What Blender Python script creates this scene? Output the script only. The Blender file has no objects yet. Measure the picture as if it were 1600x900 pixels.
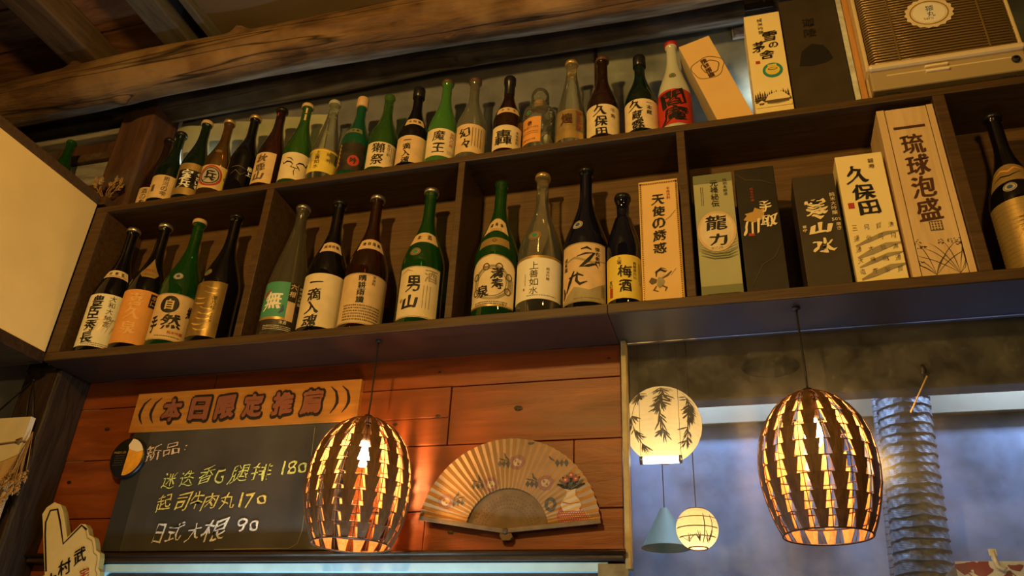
import bpy, bmesh, math, random
from math import sin, cos, pi, radians, atan2, sqrt
from mathutils import Vector, Matrix, noise
from mathutils.geometry import tessellate_polygon
random.seed(7)
S = bpy.context.scene
COL = S.collection

# ------------------------------------------------------------------ camera, world, lights, exposure
CAM = Vector((1.28403, -1.50687, -0.79928))
YAW, PIT, ROL, FPX = -0.299280, 0.499291, 0.051140, 1249.81
def cam_axes():
    f = Vector((sin(YAW)*cos(PIT), cos(YAW)*cos(PIT), sin(PIT)))
    r0 = Vector((cos(YAW), -sin(YAW), 0)); u0 = r0.cross(f)
    return cos(ROL)*r0 + sin(ROL)*u0, -sin(ROL)*r0 + cos(ROL)*u0, f
_r, _u, _f = cam_axes()
cd = bpy.data.cameras.new('camera'); cam = bpy.data.objects.new('camera', cd); COL.objects.link(cam)
cd.sensor_width = 36; cd.lens = FPX/1600*36; cd.clip_start = .01
cam.matrix_world = Matrix(((_r.x, _u.x, -_f.x, CAM.x), (_r.y, _u.y, -_f.y, CAM.y), (_r.z, _u.z, -_f.z, CAM.z), (0, 0, 0, 1)))
S.camera = cam
S.view_settings.view_transform = 'Standard'; S.view_settings.look = 'None'
S.view_settings.gamma = 1; S.view_settings.use_curve_mapping = False
S.view_settings.exposure = 0.0
wd = bpy.data.worlds.new('room'); S.world = wd; wd.use_nodes = True
wd.node_tree.nodes['Background'].inputs[0].default_value = (1, .62, .34, 1)
wd.node_tree.nodes['Background'].inputs[1].default_value = .028

def light(name, kind, loc, power, color, size=.05, aim=None, sizey=None, spot=None):
    l = bpy.data.lights.new(name, kind); l.energy = power; l.color = color
    if kind == 'AREA':
        l.size = size
        if sizey: l.shape = 'RECTANGLE'; l.size_y = sizey
    else: l.shadow_soft_size = size
    if spot: l.spot_size = spot; l.spot_blend = .6
    o = bpy.data.objects.new(name, l); COL.objects.link(o); o.location = loc
    if aim is not None: o.rotation_euler = (Vector(aim) - Vector(loc)).to_track_quat('-Z', 'Y').to_euler()
    return o
WARM = (1, .565, .13)
light('room_lamp', 'POINT', (.62, -1.75, .50), 84, WARM, .05)
light('room_lamp', 'POINT', (1.75, -1.35, .10), 15, WARM, .05)
light('room_lamp', 'POINT', (-.1, -1.9, -.45), 9, WARM, .05)
light('unseen_cool_light', 'AREA', (1.35, -.75, -1.35), 1.2, (.72, .84, 1), .5, aim=(1.2, .1, .4), sizey=.15)
light('unseen_cool_light', 'AREA', (.45, -.02, -.86), 5.0, (.58, .86, 1), .8, aim=(.45, .10, -.5), sizey=.05)  # unseen cool strip added below the frame to brighten the hatch rail
for _kx, _kp in ((1.22, 12), (2.12, 15)): light('kitchen_light', 'AREA', (_kx, .605, .30), _kp, (.46, .63, 1), .5, aim=(_kx, .68, -.5), sizey=.06)
light('kitchen_light', 'AREA', (.20, .45, -.30), 2.5, (.70, .72, 1), .6, aim=(.2, .7, -.9), sizey=.1)
light('added_fill', 'POINT', (1.425, .112, .66), .8, (.75, .88, 1), .02)  # lamp added behind the farmhouse box to throw cool light on the wall
light('added_fill', 'POINT', (-.235, .10, .70), .09, (.9, 1, .85), .02)  # lamp added behind the bottles to brighten the plastic sheet

# ------------------------------------------------------------------ materials
M = {}
def _mat(name):
    m = bpy.data.materials.new(name); m.use_nodes = True; M[name] = m
    nt = m.node_tree; return m, nt, nt.nodes['Principled BSDF'], nt.nodes, nt.links
def plain(name, col, rough=.6, metal=0, spec=.4, var=0, scale=40, coat=0):
    m, nt, b, N, L = _mat(name)
    b.inputs['Base Color'].default_value = (*col, 1); b.inputs['Roughness'].default_value = rough
    b.inputs['Metallic'].default_value = metal; b.inputs['Specular IOR Level'].default_value = spec
    b.inputs['Coat Weight'].default_value = coat
    if var:
        tc = N.new('ShaderNodeTexCoord'); nz = N.new('ShaderNodeTexNoise'); nz.inputs['Scale'].default_value = scale
        nz.inputs['Detail'].default_value = 5
        rp = N.new('ShaderNodeValToRGB'); e = rp.color_ramp.elements
        e[0].position = .3; e[1].position = .72
        e[0].color = (*[c*(1-var) for c in col], 1); e[1].color = (*[min(1, c*(1+var*.6)) for c in col], 1)
        L.new(tc.outputs['Object'], nz.inputs['Vector']); L.new(nz.outputs['Fac'], rp.inputs['Fac']); L.new(rp.outputs['Color'], b.inputs['Base Color'])
    return m
def wood(name, c1, c2, c3=None, stretch=(1.2, 14, 14), scale=3, rough=.55, bump=.25, spec=.35, crack=0, coat=0, painted_rim=None):
    m, nt, b, N, L = _mat(name)
    tc = N.new('ShaderNodeTexCoord'); mp = N.new('ShaderNodeMapping'); mp.inputs['Scale'].default_value = stretch
    nz = N.new('ShaderNodeTexNoise'); nz.inputs['Scale'].default_value = scale; nz.inputs['Detail'].default_value = 9; nz.inputs['Roughness'].default_value = .62
    nz.inputs['Distortion'].default_value = .6
    rp = N.new('ShaderNodeValToRGB'); e = rp.color_ramp.elements
    e[0].position = .32; e[0].color = (*c1, 1); e[1].position = .70; e[1].color = (*c2, 1)
    L.new(tc.outputs['Object'], mp.inputs['Vector']); L.new(mp.outputs['Vector'], nz.inputs['Vector']); L.new(nz.outputs['Fac'], rp.inputs['Fac'])
    out = rp.outputs['Color']
    if c3:
        n2 = N.new('ShaderNodeTexNoise'); n2.inputs['Scale'].default_value = 4; n2.inputs['Detail'].default_value = 4
        r2 = N.new('ShaderNodeValToRGB'); r2.color_ramp.elements[0].position = .48; r2.color_ramp.elements[1].position = .66
        mx = N.new('ShaderNodeMix'); mx.data_type = 'RGBA'; mx.inputs[7].default_value = (*c3, 1)
        L.new(tc.outputs['Object'], n2.inputs['Vector']); L.new(n2.outputs['Fac'], r2.inputs['Fac'])
        L.new(r2.outputs['Color'], mx.inputs[0]); L.new(out, mx.inputs[6]); out = mx.outputs[2]
    if crack:
        n3 = N.new('ShaderNodeTexNoise'); n3.inputs['Scale'].default_value = scale*.6; n3.inputs['Detail'].default_value = 2
        mp3 = N.new('ShaderNodeMapping'); mp3.inputs['Scale'].default_value = (stretch[0]*.35, stretch[1]*1.1, stretch[2]*1.1)
        r3 = N.new('ShaderNodeValToRGB'); q = r3.color_ramp.elements; q[0].position = .475; q[0].color = (1, 1, 1, 1); q[1].position = .525; q[1].color = (1, 1, 1, 1)
        z = q.new(.5); z.color = (1-crack, 1-crack, 1-crack, 1)
        mm = N.new('ShaderNodeMix'); mm.data_type = 'RGBA'; mm.blend_type = 'MULTIPLY'; mm.inputs[0].default_value = 1
        L.new(tc.outputs['Object'], mp3.inputs['Vector']); L.new(mp3.outputs['Vector'], n3.inputs['Vector']); L.new(n3.outputs['Fac'], r3.inputs['Fac'])
        L.new(out, mm.inputs[6]); L.new(r3.outputs['Color'], mm.inputs[7]); out = mm.outputs[2]
    if painted_rim:  # grey streak imitating cool light along a log's lower edge
        at = N.new('ShaderNodeAttribute'); at.attribute_name = 'painted_rim'
        mw = N.new('ShaderNodeMix'); mw.data_type = 'RGBA'; mw.inputs[7].default_value = (*painted_rim, 1)
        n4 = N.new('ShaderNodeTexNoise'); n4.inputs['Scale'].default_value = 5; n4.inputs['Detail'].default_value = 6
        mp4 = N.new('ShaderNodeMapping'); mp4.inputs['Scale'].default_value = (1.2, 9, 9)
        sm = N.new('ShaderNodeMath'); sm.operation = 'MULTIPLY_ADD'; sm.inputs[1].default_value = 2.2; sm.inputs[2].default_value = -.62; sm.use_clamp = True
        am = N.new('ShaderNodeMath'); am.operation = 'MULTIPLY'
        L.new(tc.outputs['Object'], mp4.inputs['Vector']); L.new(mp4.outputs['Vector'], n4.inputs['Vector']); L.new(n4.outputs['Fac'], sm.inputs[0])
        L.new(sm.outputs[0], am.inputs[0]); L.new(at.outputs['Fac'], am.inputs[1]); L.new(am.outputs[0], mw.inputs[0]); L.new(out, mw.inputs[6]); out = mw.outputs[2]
    L.new(out, b.inputs['Base Color'])
    bp = N.new('ShaderNodeBump'); bp.inputs['Strength'].default_value = bump; bp.inputs['Distance'].default_value = .01
    L.new(nz.outputs['Fac'], bp.inputs['Height']); L.new(bp.outputs['Normal'], b.inputs['Normal'])
    b.inputs['Roughness'].default_value = rough; b.inputs['Specular IOR Level'].default_value = spec; b.inputs['Coat Weight'].default_value = coat
    return m
def glass(name, tint, body, frac, rough=.04, gloss=1.0):
    m, nt, b, N, L = _mat(name); N.remove(b)
    o = N['Material Output']
    t = N.new('ShaderNodeBsdfTransparent'); t.inputs[0].default_value = (*tint, 1)
    d = N.new('ShaderNodeBsdfDiffuse'); d.inputs[0].default_value = (*body, 1)
    g = N.new('ShaderNodeBsdfGlossy'); g.inputs['Roughness'].default_value = rough; g.inputs[0].default_value = (gloss, gloss, gloss, 1)
    lw = N.new('ShaderNodeLayerWeight'); lw.inputs['Blend'].default_value = .35
    ad = N.new('ShaderNodeMath'); ad.operation = 'MULTIPLY_ADD'; ad.inputs[1].default_value = .40; ad.inputs[2].default_value = frac; ad.use_clamp = True
    L.new(lw.outputs['Facing'], ad.inputs[0])
    m1 = N.new('ShaderNodeMixShader'); L.new(ad.outputs[0], m1.inputs[0]); L.new(t.outputs[0], m1.inputs[1]); L.new(d.outputs[0], m1.inputs[2])
    fr = N.new('ShaderNodeFresnel'); fr.inputs[0].default_value = 1.5
    m2 = N.new('ShaderNodeMixShader'); L.new(fr.outputs[0], m2.inputs[0]); L.new(m1.outputs[0], m2.inputs[1]); L.new(g.outputs[0], m2.inputs[2])
    L.new(m2.outputs[0], o.inputs['Surface']); return m
def emit(name, col, s):
    m, nt, b, N, L = _mat(name); b.inputs['Base Color'].default_value = (*col, 1)
    b.inputs['Emission Color'].default_value = (*col, 1); b.inputs['Emission Strength'].default_value = s; return m
def translucent(name, col, f=.6):
    m, nt, b, N, L = _mat(name); N.remove(b)
    d = N.new('ShaderNodeBsdfDiffuse'); t = N.new('ShaderNodeBsdfTranslucent'); x = N.new('ShaderNodeMixShader'); x.inputs[0].default_value = f
    d.inputs[0].default_value = (*col, 1); t.inputs[0].default_value = (*col, 1)
    L.new(d.outputs[0], x.inputs[1]); L.new(t.outputs[0], x.inputs[2]); L.new(x.outputs[0], N['Material Output'].inputs['Surface']); return m

wood('shelf_wood', (.052, .028, .011), (.100, .056, .023), stretch=(1.5, 22, 22), scale=5, rough=.5, bump=.12)
wood('shelf_back', (.10, .055, .023), (.165, .095, .042), stretch=(1.0, 10, 30), scale=5, rough=.55, bump=.1)
wood('wall_plank', (.12, .027, .004), (.30, .072, .012), (.19, .042, .007), stretch=(1.0, 6, 9), scale=3.2, rough=.42, bump=.2)
wood('log_bark', (.05, .024, .009), (.20, .105, .04), (.27, .165, .075), stretch=(1.1, 7, 7), scale=4, rough=.75, bump=1.0, crack=.92, painted_rim=(.50, .46, .38))
wood('log_dark', (.018, .012, .008), (.07, .05, .035), (.12, .105, .09), stretch=(1.0, 8, 8), scale=4, rough=.6, bump=.6, crack=.6, painted_rim=(.42, .40, .36))
wood('ceiling_board', (.10, .042, .018), (.30, .135, .06), stretch=(1.2, 7, 7), scale=4, rough=.7)
wood('rafter', (.05, .03, .016), (.13, .08, .042), stretch=(9, 1.2, 9), scale=4, rough=.7)
wood('grey_rafter', (.055, .050, .042), (.12, .105, .088), stretch=(9, 1.2, 9), scale=4, rough=.8)
wood('post_wood', (.014, .008, .005), (.046, .027, .015), (.03, .018, .011), stretch=(8, 8, 1.0), scale=4, rough=.45, bump=.5, crack=.5)
wood('upper_post_wood', (.055, .024, .014), (.12, .055, .032), (.10, .08, .07), stretch=(8, 8, 1.0), scale=4, rough=.7, bump=.4)
wood('grey_plank', (.13, .12, .11), (.42, .40, .38), stretch=(1.2, 9, 9), scale=4, rough=.8)
wood('sign_wood', (.36, .145, .022), (.50, .225, .04), stretch=(1.2, 9, 16), scale=4, rough=.45, bump=.08, coat=.1)
wood('pale_wood', (.60, .42, .22), (.74, .55, .31), stretch=(12, 12, 1.1), scale=4, rough=.5, bump=.06)
wood('plaque_wood', (.45, .27, .12), (.62, .42, .22), stretch=(10, 10, 1.4), scale=4, rough=.6)
wood('trim_dark', (.018, .010, .006), (.05, .026, .014), stretch=(1.2, 12, 12), scale=4, rough=.35)
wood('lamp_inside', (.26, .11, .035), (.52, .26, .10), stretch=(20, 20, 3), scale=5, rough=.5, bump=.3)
wood('lamp_rattan', (.07, .032, .010), (.17, .080, .028), stretch=(20, 20, 3), scale=5, rough=.5, bump=.3)
plain('plaster_cream', (.84, .61, .22), .85, var=.06, scale=9)
plain('plaster_dark', (.17, .18, .22), .9, var=.25, scale=14)
plain('plaster_mossy', (.20, .22, .20), .9, var=.5, scale=11)
plain('plaster_blue', (.30, .31, .34), .9, var=.25, scale=9)
plain('sheet_taupe', (.16, .115, .07), .55, var=.2, scale=3)
plain('plastic_drape', (.42, .43, .30), .4, var=.25, scale=9)
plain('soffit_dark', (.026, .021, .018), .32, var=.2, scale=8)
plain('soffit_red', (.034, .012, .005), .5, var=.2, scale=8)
plain('paper', (.76, .63, .42), .75, var=.12, scale=30)
plain('paper_tan', (.70, .50, .28), .75, var=.15, scale=30)
plain('paper_white', (.84, .80, .68), .7, var=.05, scale=30)
plain('paper_orange', (.74, .34, .09), .7, var=.1, scale=30)
plain('paper_orange_pale', (.82, .46, .17), .7)
plain('paper_gold', (.55, .37, .13), .38, metal=.55, var=.2, scale=26)
plain('paper_gold_shine', (.85, .60, .22), .25, metal=.7)
plain('paper_yellow', (.78, .60, .10), .7, var=.08)
plain('paper_dark', (.035, .026, .016), .5, var=.5, scale=60)
plain('paper_green', (.06, .30, .20), .6)
plain('paper_olive', (.42, .42, .24), .6, var=.15, scale=8)
plain('paper_olive_dark', (.18, .20, .11), .6)
plain('paper_red', (.52, .035, .022), .55, var=.1)
plain('paper_grey', (.45, .42, .36), .7)
plain('ink', (.010, .008, .007), .6)
plain('ink_soft', (.12, .085, .05), .7)
plain('ink_brown', (.07, .025, .012), .65)
plain('ink_red', (.42, .05, .02), .7)
plain('ink_gold', (.62, .40, .12), .4, metal=.4)
plain('ink_cream', (.88, .74, .46), .6)
plain('ink_white', (.86, .84, .78), .7)
plain('ink_blue', (.03, .09, .25), .6)
plain('ink_teal', (.03, .26, .20), .5)
plain('box_tan', (.78, .52, .22), .6, var=.05, scale=12)
plain('box_tan_edge', (.66, .52, .32), .6)
plain('box_cream', (.90, .75, .38), .55, var=.04, scale=12)
plain('box_black', (.022, .018, .013), .45, var=.3, scale=20)
plain('box_brown_black', (.05, .037, .022), .5, var=.2, scale=20)
plain('box_shadow_print', (.012, .010, .008), .5)
plain('wash_grey', (.36, .30, .17), .6, var=.25, scale=30)
plain('cap_clear', (.42, .42, .36), .15, spec=.6)
plain('cap_black', (.012, .011, .010), .3)
plain('cap_silver', (.55, .52, .46), .3, metal=.9)
plain('cap_gold', (.66, .46, .20), .32, metal=.7)
plain('cap_tan', (.62, .42, .22), .5)
plain('cap_red', (.45, .02, .015), .35)
plain('cap_brown', (.10, .05, .03), .4)
plain('cork', (.42, .22, .10), .8, var=.3, scale=90)
plain('crumpled_paper', (.62, .62, .48), .8, var=.15)
plain('chalkboard', (.066, .062, .055), .38, var=.35, scale=7)
plain('chalkboard_dull', (.034, .033, .032), .5)
plain('chalk_pink', (.78, .58, .42), .9, var=.45, scale=260)
plain('chalk_lime', (.72, .78, .22), .9, var=.45, scale=260)
plain('chalk_yellow', (.84, .66, .16), .9, var=.45, scale=260)
plain('chalk_white', (.72, .72, .68), .9, var=.45, scale=260)
plain('lacquer_red', (.20, .045, .032), .16, spec=.6, coat=.6)
plain('lacquer_black', (.016, .011, .009), .4)
plain('badge_black', (.012, .012, .012), .35)
plain('beer_orange', (.86, .38, .03), .4, var=.25, scale=40)
plain('beer_foam', (.86, .72, .48), .5)
plain('fan_leaf', (.42, .235, .08), .7, var=.16, scale=22)
plain('fan_bamboo', (.17, .10, .042), .55, var=.3, scale=40)
plain('fan_bamboo_dark', (.085, .05, .022), .55)
plain('fan_leaf_green', (.10, .085, .055), .7)
plain('fan_flower', (.30, .14, .08), .7)
plain('fan_pale', (.56, .40, .19), .7)
plain('fan_check', (.36, .08, .04), .7)
plain('cord_black', (.02, .017, .014), .5)
plain('wire_dark', (.045, .022, .010), .45)
plain('twine', (.22, .12, .05), .9)
plain('straw', (.40, .24, .09), .8, var=.3)
plain('wrap_paper', (.70, .60, .42), .8, var=.12, scale=14)
plain('foam_yellow', (.74, .60, .28), .6, var=.06)
plain('foam_edge', (.34, .27, .09), .7)
plain('plastic_beige', (.72, .58, .34), .35, var=.04)
plain('plastic_shade', (.40, .31, .17), .45)
plain('grille_gold', (.30, .20, .075), .28, metal=.55)
plain('grille_dark', (.05, .03, .012), .5)
plain('rubber_black', (.012, .012, .013), .6)
plain('white_strip', (.62, .64, .58), .7, var=.3, scale=50)
wood('cardboard_wood', (.42, .20, .06), (.60, .32, .11), stretch=(12, 12, 1.1), scale=4, rough=.55)
plain('brick_grey', (.20, .18, .16), .9, var=.4, scale=60)
plain('mortar', (.46, .43, .38), .9, var=.3, scale=60)
plain('frame_ochre', (.40, .32, .13), .45, var=.3, scale=30)
plain('tape_olive', (.20, .16, .08), .5, var=.4, scale=40)
plain('rail_paint', (.46, .70, .78), .3, var=.12, scale=20)
plain('kitchen_wall', (.20, .235, .33), .55, var=.62, scale=7)
plain('kitchen_board', (.25, .21, .135), .6, var=.12, scale=6)
plain('kitchen_lintel', (.15, .125, .07), .5, var=.3, scale=5)
plain('duct_silver', (.085, .10, .125), .5, metal=.25, var=.35, scale=15)
plain('mint', (.12, .19, .15), .6)
plain('cloth_white', (.70, .76, .84), .8)
plain('cloth_flower', (.22, .015, .05), .8)
plain('clear_plastic', (.80, .80, .76), .3)
plain('lantern_motif', (.10, .085, .075), .8)
plain('lantern_line', (.22, .15, .08), .8)
translucent('lantern_paper', (.92, .78, .52), .65)
emit('bulb_glow', (1, .50, .17), 370)
emit('tube_reflection_glow', (.9, .95, 1), 6)
glass('glass_brown', (.42, .17, .04), (.035, .014, .004), .35)
glass('glass_amber', (.55, .33, .10), (.09, .05, .012), .35)
glass('glass_green', (.16, .48, .09), (.014, .090, .010), .36)
glass('glass_leaf', (.34, .64, .16), (.040, .120, .014), .36)
glass('glass_lime', (.26, .60, .16), (.075, .24, .045), .58, rough=.14)
glass('glass_teal', (.12, .50, .32), (.015, .12, .06), .45)
glass('glass_dark_green', (.10, .20, .06), (.008, .022, .007), .4)
glass('glass_black', (.02, .02, .02), (.006, .005, .006), .7)
glass('glass_blue', (.03, .035, .10), (.006, .007, .022), .6)
glass('glass_clear', (.90, .93, .88), (.35, .36, .30), .05)
glass('glass_frost', (.60, .62, .58), (.22, .22, .18), .30, rough=.2)
glass('glass_frost_dark', (.35, .33, .28), (.10, .085, .06), .45, rough=.25)
glass('glass_white', (.55, .60, .56), (.60, .62, .54), .78, rough=.25)
def pane_glass():
    m, nt, b, N, L = _mat('window_glass'); N.remove(b)
    t = N.new('ShaderNodeBsdfTransparent'); t.inputs[0].default_value = (.93, .95, .95, 1)
    d = N.new('ShaderNodeBsdfDiffuse'); d.inputs[0].default_value = (.62, .62, .56, 1)
    g = N.new('ShaderNodeBsdfGlossy'); g.inputs['Roughness'].default_value = .13
    tc = N.new('ShaderNodeTexCoord'); nz = N.new('ShaderNodeTexNoise'); nz.inputs['Scale'].default_value = 9; nz.inputs['Detail'].default_value = 8; nz.inputs['Roughness'].default_value = .7
    rp = N.new('ShaderNodeMapRange'); rp.inputs[1].default_value = .35; rp.inputs[2].default_value = .75; rp.inputs[3].default_value = .012; rp.inputs[4].default_value = .11
    L.new(tc.outputs['Object'], nz.inputs['Vector']); L.new(nz.outputs['Fac'], rp.inputs[0])
    n2 = N.new('ShaderNodeTexNoise'); n2.inputs['Scale'].default_value = 110; n2.inputs['Detail'].default_value = 3
    r2 = N.new('ShaderNodeMapRange'); r2.inputs[1].default_value = .60; r2.inputs[2].default_value = .72; r2.inputs[3].default_value = 0; r2.inputs[4].default_value = .9
    pr = N.new('ShaderNodeMath'); pr.operation = 'MULTIPLY'; ad = N.new('ShaderNodeMath'); ad.operation = 'ADD'; ad.use_clamp = True
    L.new(tc.outputs['Object'], n2.inputs['Vector']); L.new(n2.outputs['Fac'], r2.inputs[0]); L.new(r2.outputs[0], pr.inputs[0]); L.new(rp.outputs[0], pr.inputs[1])
    L.new(pr.outputs[0], ad.inputs[0]); L.new(rp.outputs[0], ad.inputs[1])
    m1 = N.new('ShaderNodeMixShader'); L.new(ad.outputs[0], m1.inputs[0]); L.new(t.outputs[0], m1.inputs[1]); L.new(d.outputs[0], m1.inputs[2])
    fr = N.new('ShaderNodeFresnel'); fr.inputs[0].default_value = 1.22
    m2 = N.new('ShaderNodeMixShader'); L.new(fr.outputs[0], m2.inputs[0]); L.new(m1.outputs[0], m2.inputs[1]); L.new(g.outputs[0], m2.inputs[2])
    L.new(m2.outputs[0], N['Material Output'].inputs['Surface'])
pane_glass()

# ------------------------------------------------------------------ mesh helpers
def tag(o, label=None, cat=None, group=None, kind=None):
    if label: o['label'] = label
    if cat: o['category'] = cat
    if group: o['group'] = group
    if kind: o['kind'] = kind
    return o
def empty(name, loc, rz=0):
    o = bpy.data.objects.new(name, None); COL.objects.link(o); o.location = loc; o.rotation_euler = (0, 0, rz); o.empty_display_size = .02; return o
class MB:
    """collects shapes, then links them as one mesh object"""
    def __init__(s): s.v = []; s.f = []; s.mi = []; s.sm = []; s.mats = []
    def m(s, name):
        if name not in s.mats: s.mats.append(name)
        return s.mats.index(name)
    def add(s, vs, fs, mat, smooth=False):
        b = len(s.v); s.v += [tuple(v) for v in vs]; k = s.m(mat)
        for f in fs: s.f.append([b+i for i in f]); s.mi.append(k); s.sm.append(smooth)
    def box(s, x0, x1, y0, y1, z0, z1, mat, bev=0, xf=None):
        if bev:
            bm = bmesh.new(); bmesh.ops.create_cube(bm, size=1)
            for v in bm.verts: v.co = Vector(((x0+x1)/2 + v.co.x*(x1-x0), (y0+y1)/2 + v.co.y*(y1-y0), (z0+z1)/2 + v.co.z*(z1-z0)))
            bmesh.ops.bevel(bm, geom=bm.edges[:], offset=bev, segments=2, affect='EDGES', profile=.5)
            s.bm(bm, mat, xf=xf); return
        vs = [(x, y, z) for z in (z0, z1) for y in (y0, y1) for x in (x0, x1)]
        if xf: vs = [xf @ Vector(v) for v in vs]
        s.add(vs, [(0, 2, 3, 1), (4, 5, 7, 6), (0, 1, 5, 4), (2, 6, 7, 3), (0, 4, 6, 2), (1, 3, 7, 5)], mat)
    def bm(s, bm, mat, smooth=False, xf=None):
        bm.verts.index_update()
        s.add([(xf @ v.co) if xf else v.co.copy() for v in bm.verts], [[v.index for v in f.verts] for f in bm.faces], mat, smooth); bm.free()
    def lathe(s, prof, mat, seg=32, c=(0, 0, 0), cap0=False, cap1=False, smooth=True):
        vs = []; fs = []
        for (r, z) in prof:
            for i in range(seg):
                a = 2*pi*i/seg; vs.append((c[0]+r*cos(a), c[1]+r*sin(a), c[2]+z))
        n = len(prof)
        for j in range(n-1):
            for i in range(seg):
                k = (i+1) % seg; fs.append((j*seg+i, j*seg+k, (j+1)*seg+k, (j+1)*seg+i))
        if cap0: fs.append(tuple(range(seg))[::-1])
        if cap1: fs.append(tuple((n-1)*seg+i for i in range(seg)))
        s.add(vs, fs, mat, smooth)
    def tube(s, pts, r, mat, seg=8, closed=False, smooth=True):
        pts = [Vector(p) for p in pts]; n = len(pts); vs = []; fs = []; up = Vector((0, 0, 1)); pn = None
        for i, p in enumerate(pts):
            if closed: t = pts[(i+1) % n] - pts[i-1]
            else: t = pts[min(i+1, n-1)] - pts[max(i-1, 0)]
            t.normalize()
            if pn is None:
                a = up if abs(t.dot(up)) < .9 else Vector((1, 0, 0)); pn = t.cross(a).normalized()
            else:
                pn = (pn - t*pn.dot(t)).normalized()
            bn = t.cross(pn); rr = r[i] if isinstance(r, (list, tuple)) else r
            for k in range(seg):
                a = 2*pi*k/seg; vs.append(p + (pn*cos(a)+bn*sin(a))*rr)
        for i in range(n if closed else n-1):
            for k in range(seg):
                j = (i+1) % n; q = (k+1) % seg; fs.append((i*seg+k, i*seg+q, j*seg+q, j*seg+k))
        if not closed: fs.append(tuple(range(seg))[::-1]); fs.append(tuple((n-1)*seg+k for k in range(seg)))
        s.add(vs, fs, mat, smooth)
    def prism(s, pts, y0, y1, mat, edge=None):
        """outline in x,z extruded from y0 (front) to y1"""
        tri = tess(pts); n = len(pts)
        s.add([(x, y0, z) for x, z in pts], tri, mat)
        s.add([(x, y1, z) for x, z in pts], [t[::-1] for t in tri], edge or mat)
        s.add([(x, y0, z) for x, z in pts]+[(x, y1, z) for x, z in pts], [(i, (i+1) % n, n+(i+1) % n, n+i) for i in range(n)], edge or mat)
    def mesh(s, name):
        me = bpy.data.meshes.new(name); me.from_pydata(s.v, [], s.f)
        for m in s.mats: me.materials.append(M[m])
        me.polygons.foreach_set('material_index', s.mi); me.polygons.foreach_set('use_smooth', s.sm); me.update(); return me
    def build(s, name, parent=None, loc=None):
        o = bpy.data.objects.new(name, s.mesh(name)); COL.objects.link(o)
        if parent: o.parent = parent
        if loc is not None: o.location = loc
        return o
def link(name, me, parent=None, loc=(0, 0, 0), rz=0):
    o = bpy.data.objects.new(name, me); COL.objects.link(o); o.location = loc; o.rotation_euler = (0, 0, rz)
    if parent: o.parent = parent
    return o
def tess(pts): return [tuple(t) for t in tessellate_polygon([[Vector((x, y, 0)) for x, y in pts]])]

# ------------------------------------------------------------------ lettering and printed decoration
GL = {}
def glyph(ch, bold):
    k = (ch, bold)
    if k in GL: return GL[k]
    cu = bpy.data.curves.new('t', 'FONT'); cu.body = ch; cu.size = 1; cu.offset = bold; cu.resolution_u = 3
    o = bpy.data.objects.new('t', cu); COL.objects.link(o)
    bpy.context.view_layer.update()
    dg = bpy.context.evaluated_depsgraph_get(); me = o.evaluated_get(dg).to_mesh()
    vs = [(v.co.x, v.co.y) for v in me.vertices]; fs = [tuple(p.vertices) for p in me.polygons]
    o.evaluated_get(dg).to_mesh_clear(); bpy.data.objects.remove(o); bpy.data.curves.remove(cu)
    if vs:
        x0 = min(v[0] for v in vs); x1 = max(v[0] for v in vs); y0 = min(v[1] for v in vs); y1 = max(v[1] for v in vs)
        GL[k] = (vs, fs, x0, x1, y0, y1)
    else: GL[k] = None
    return GL[k]
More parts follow.
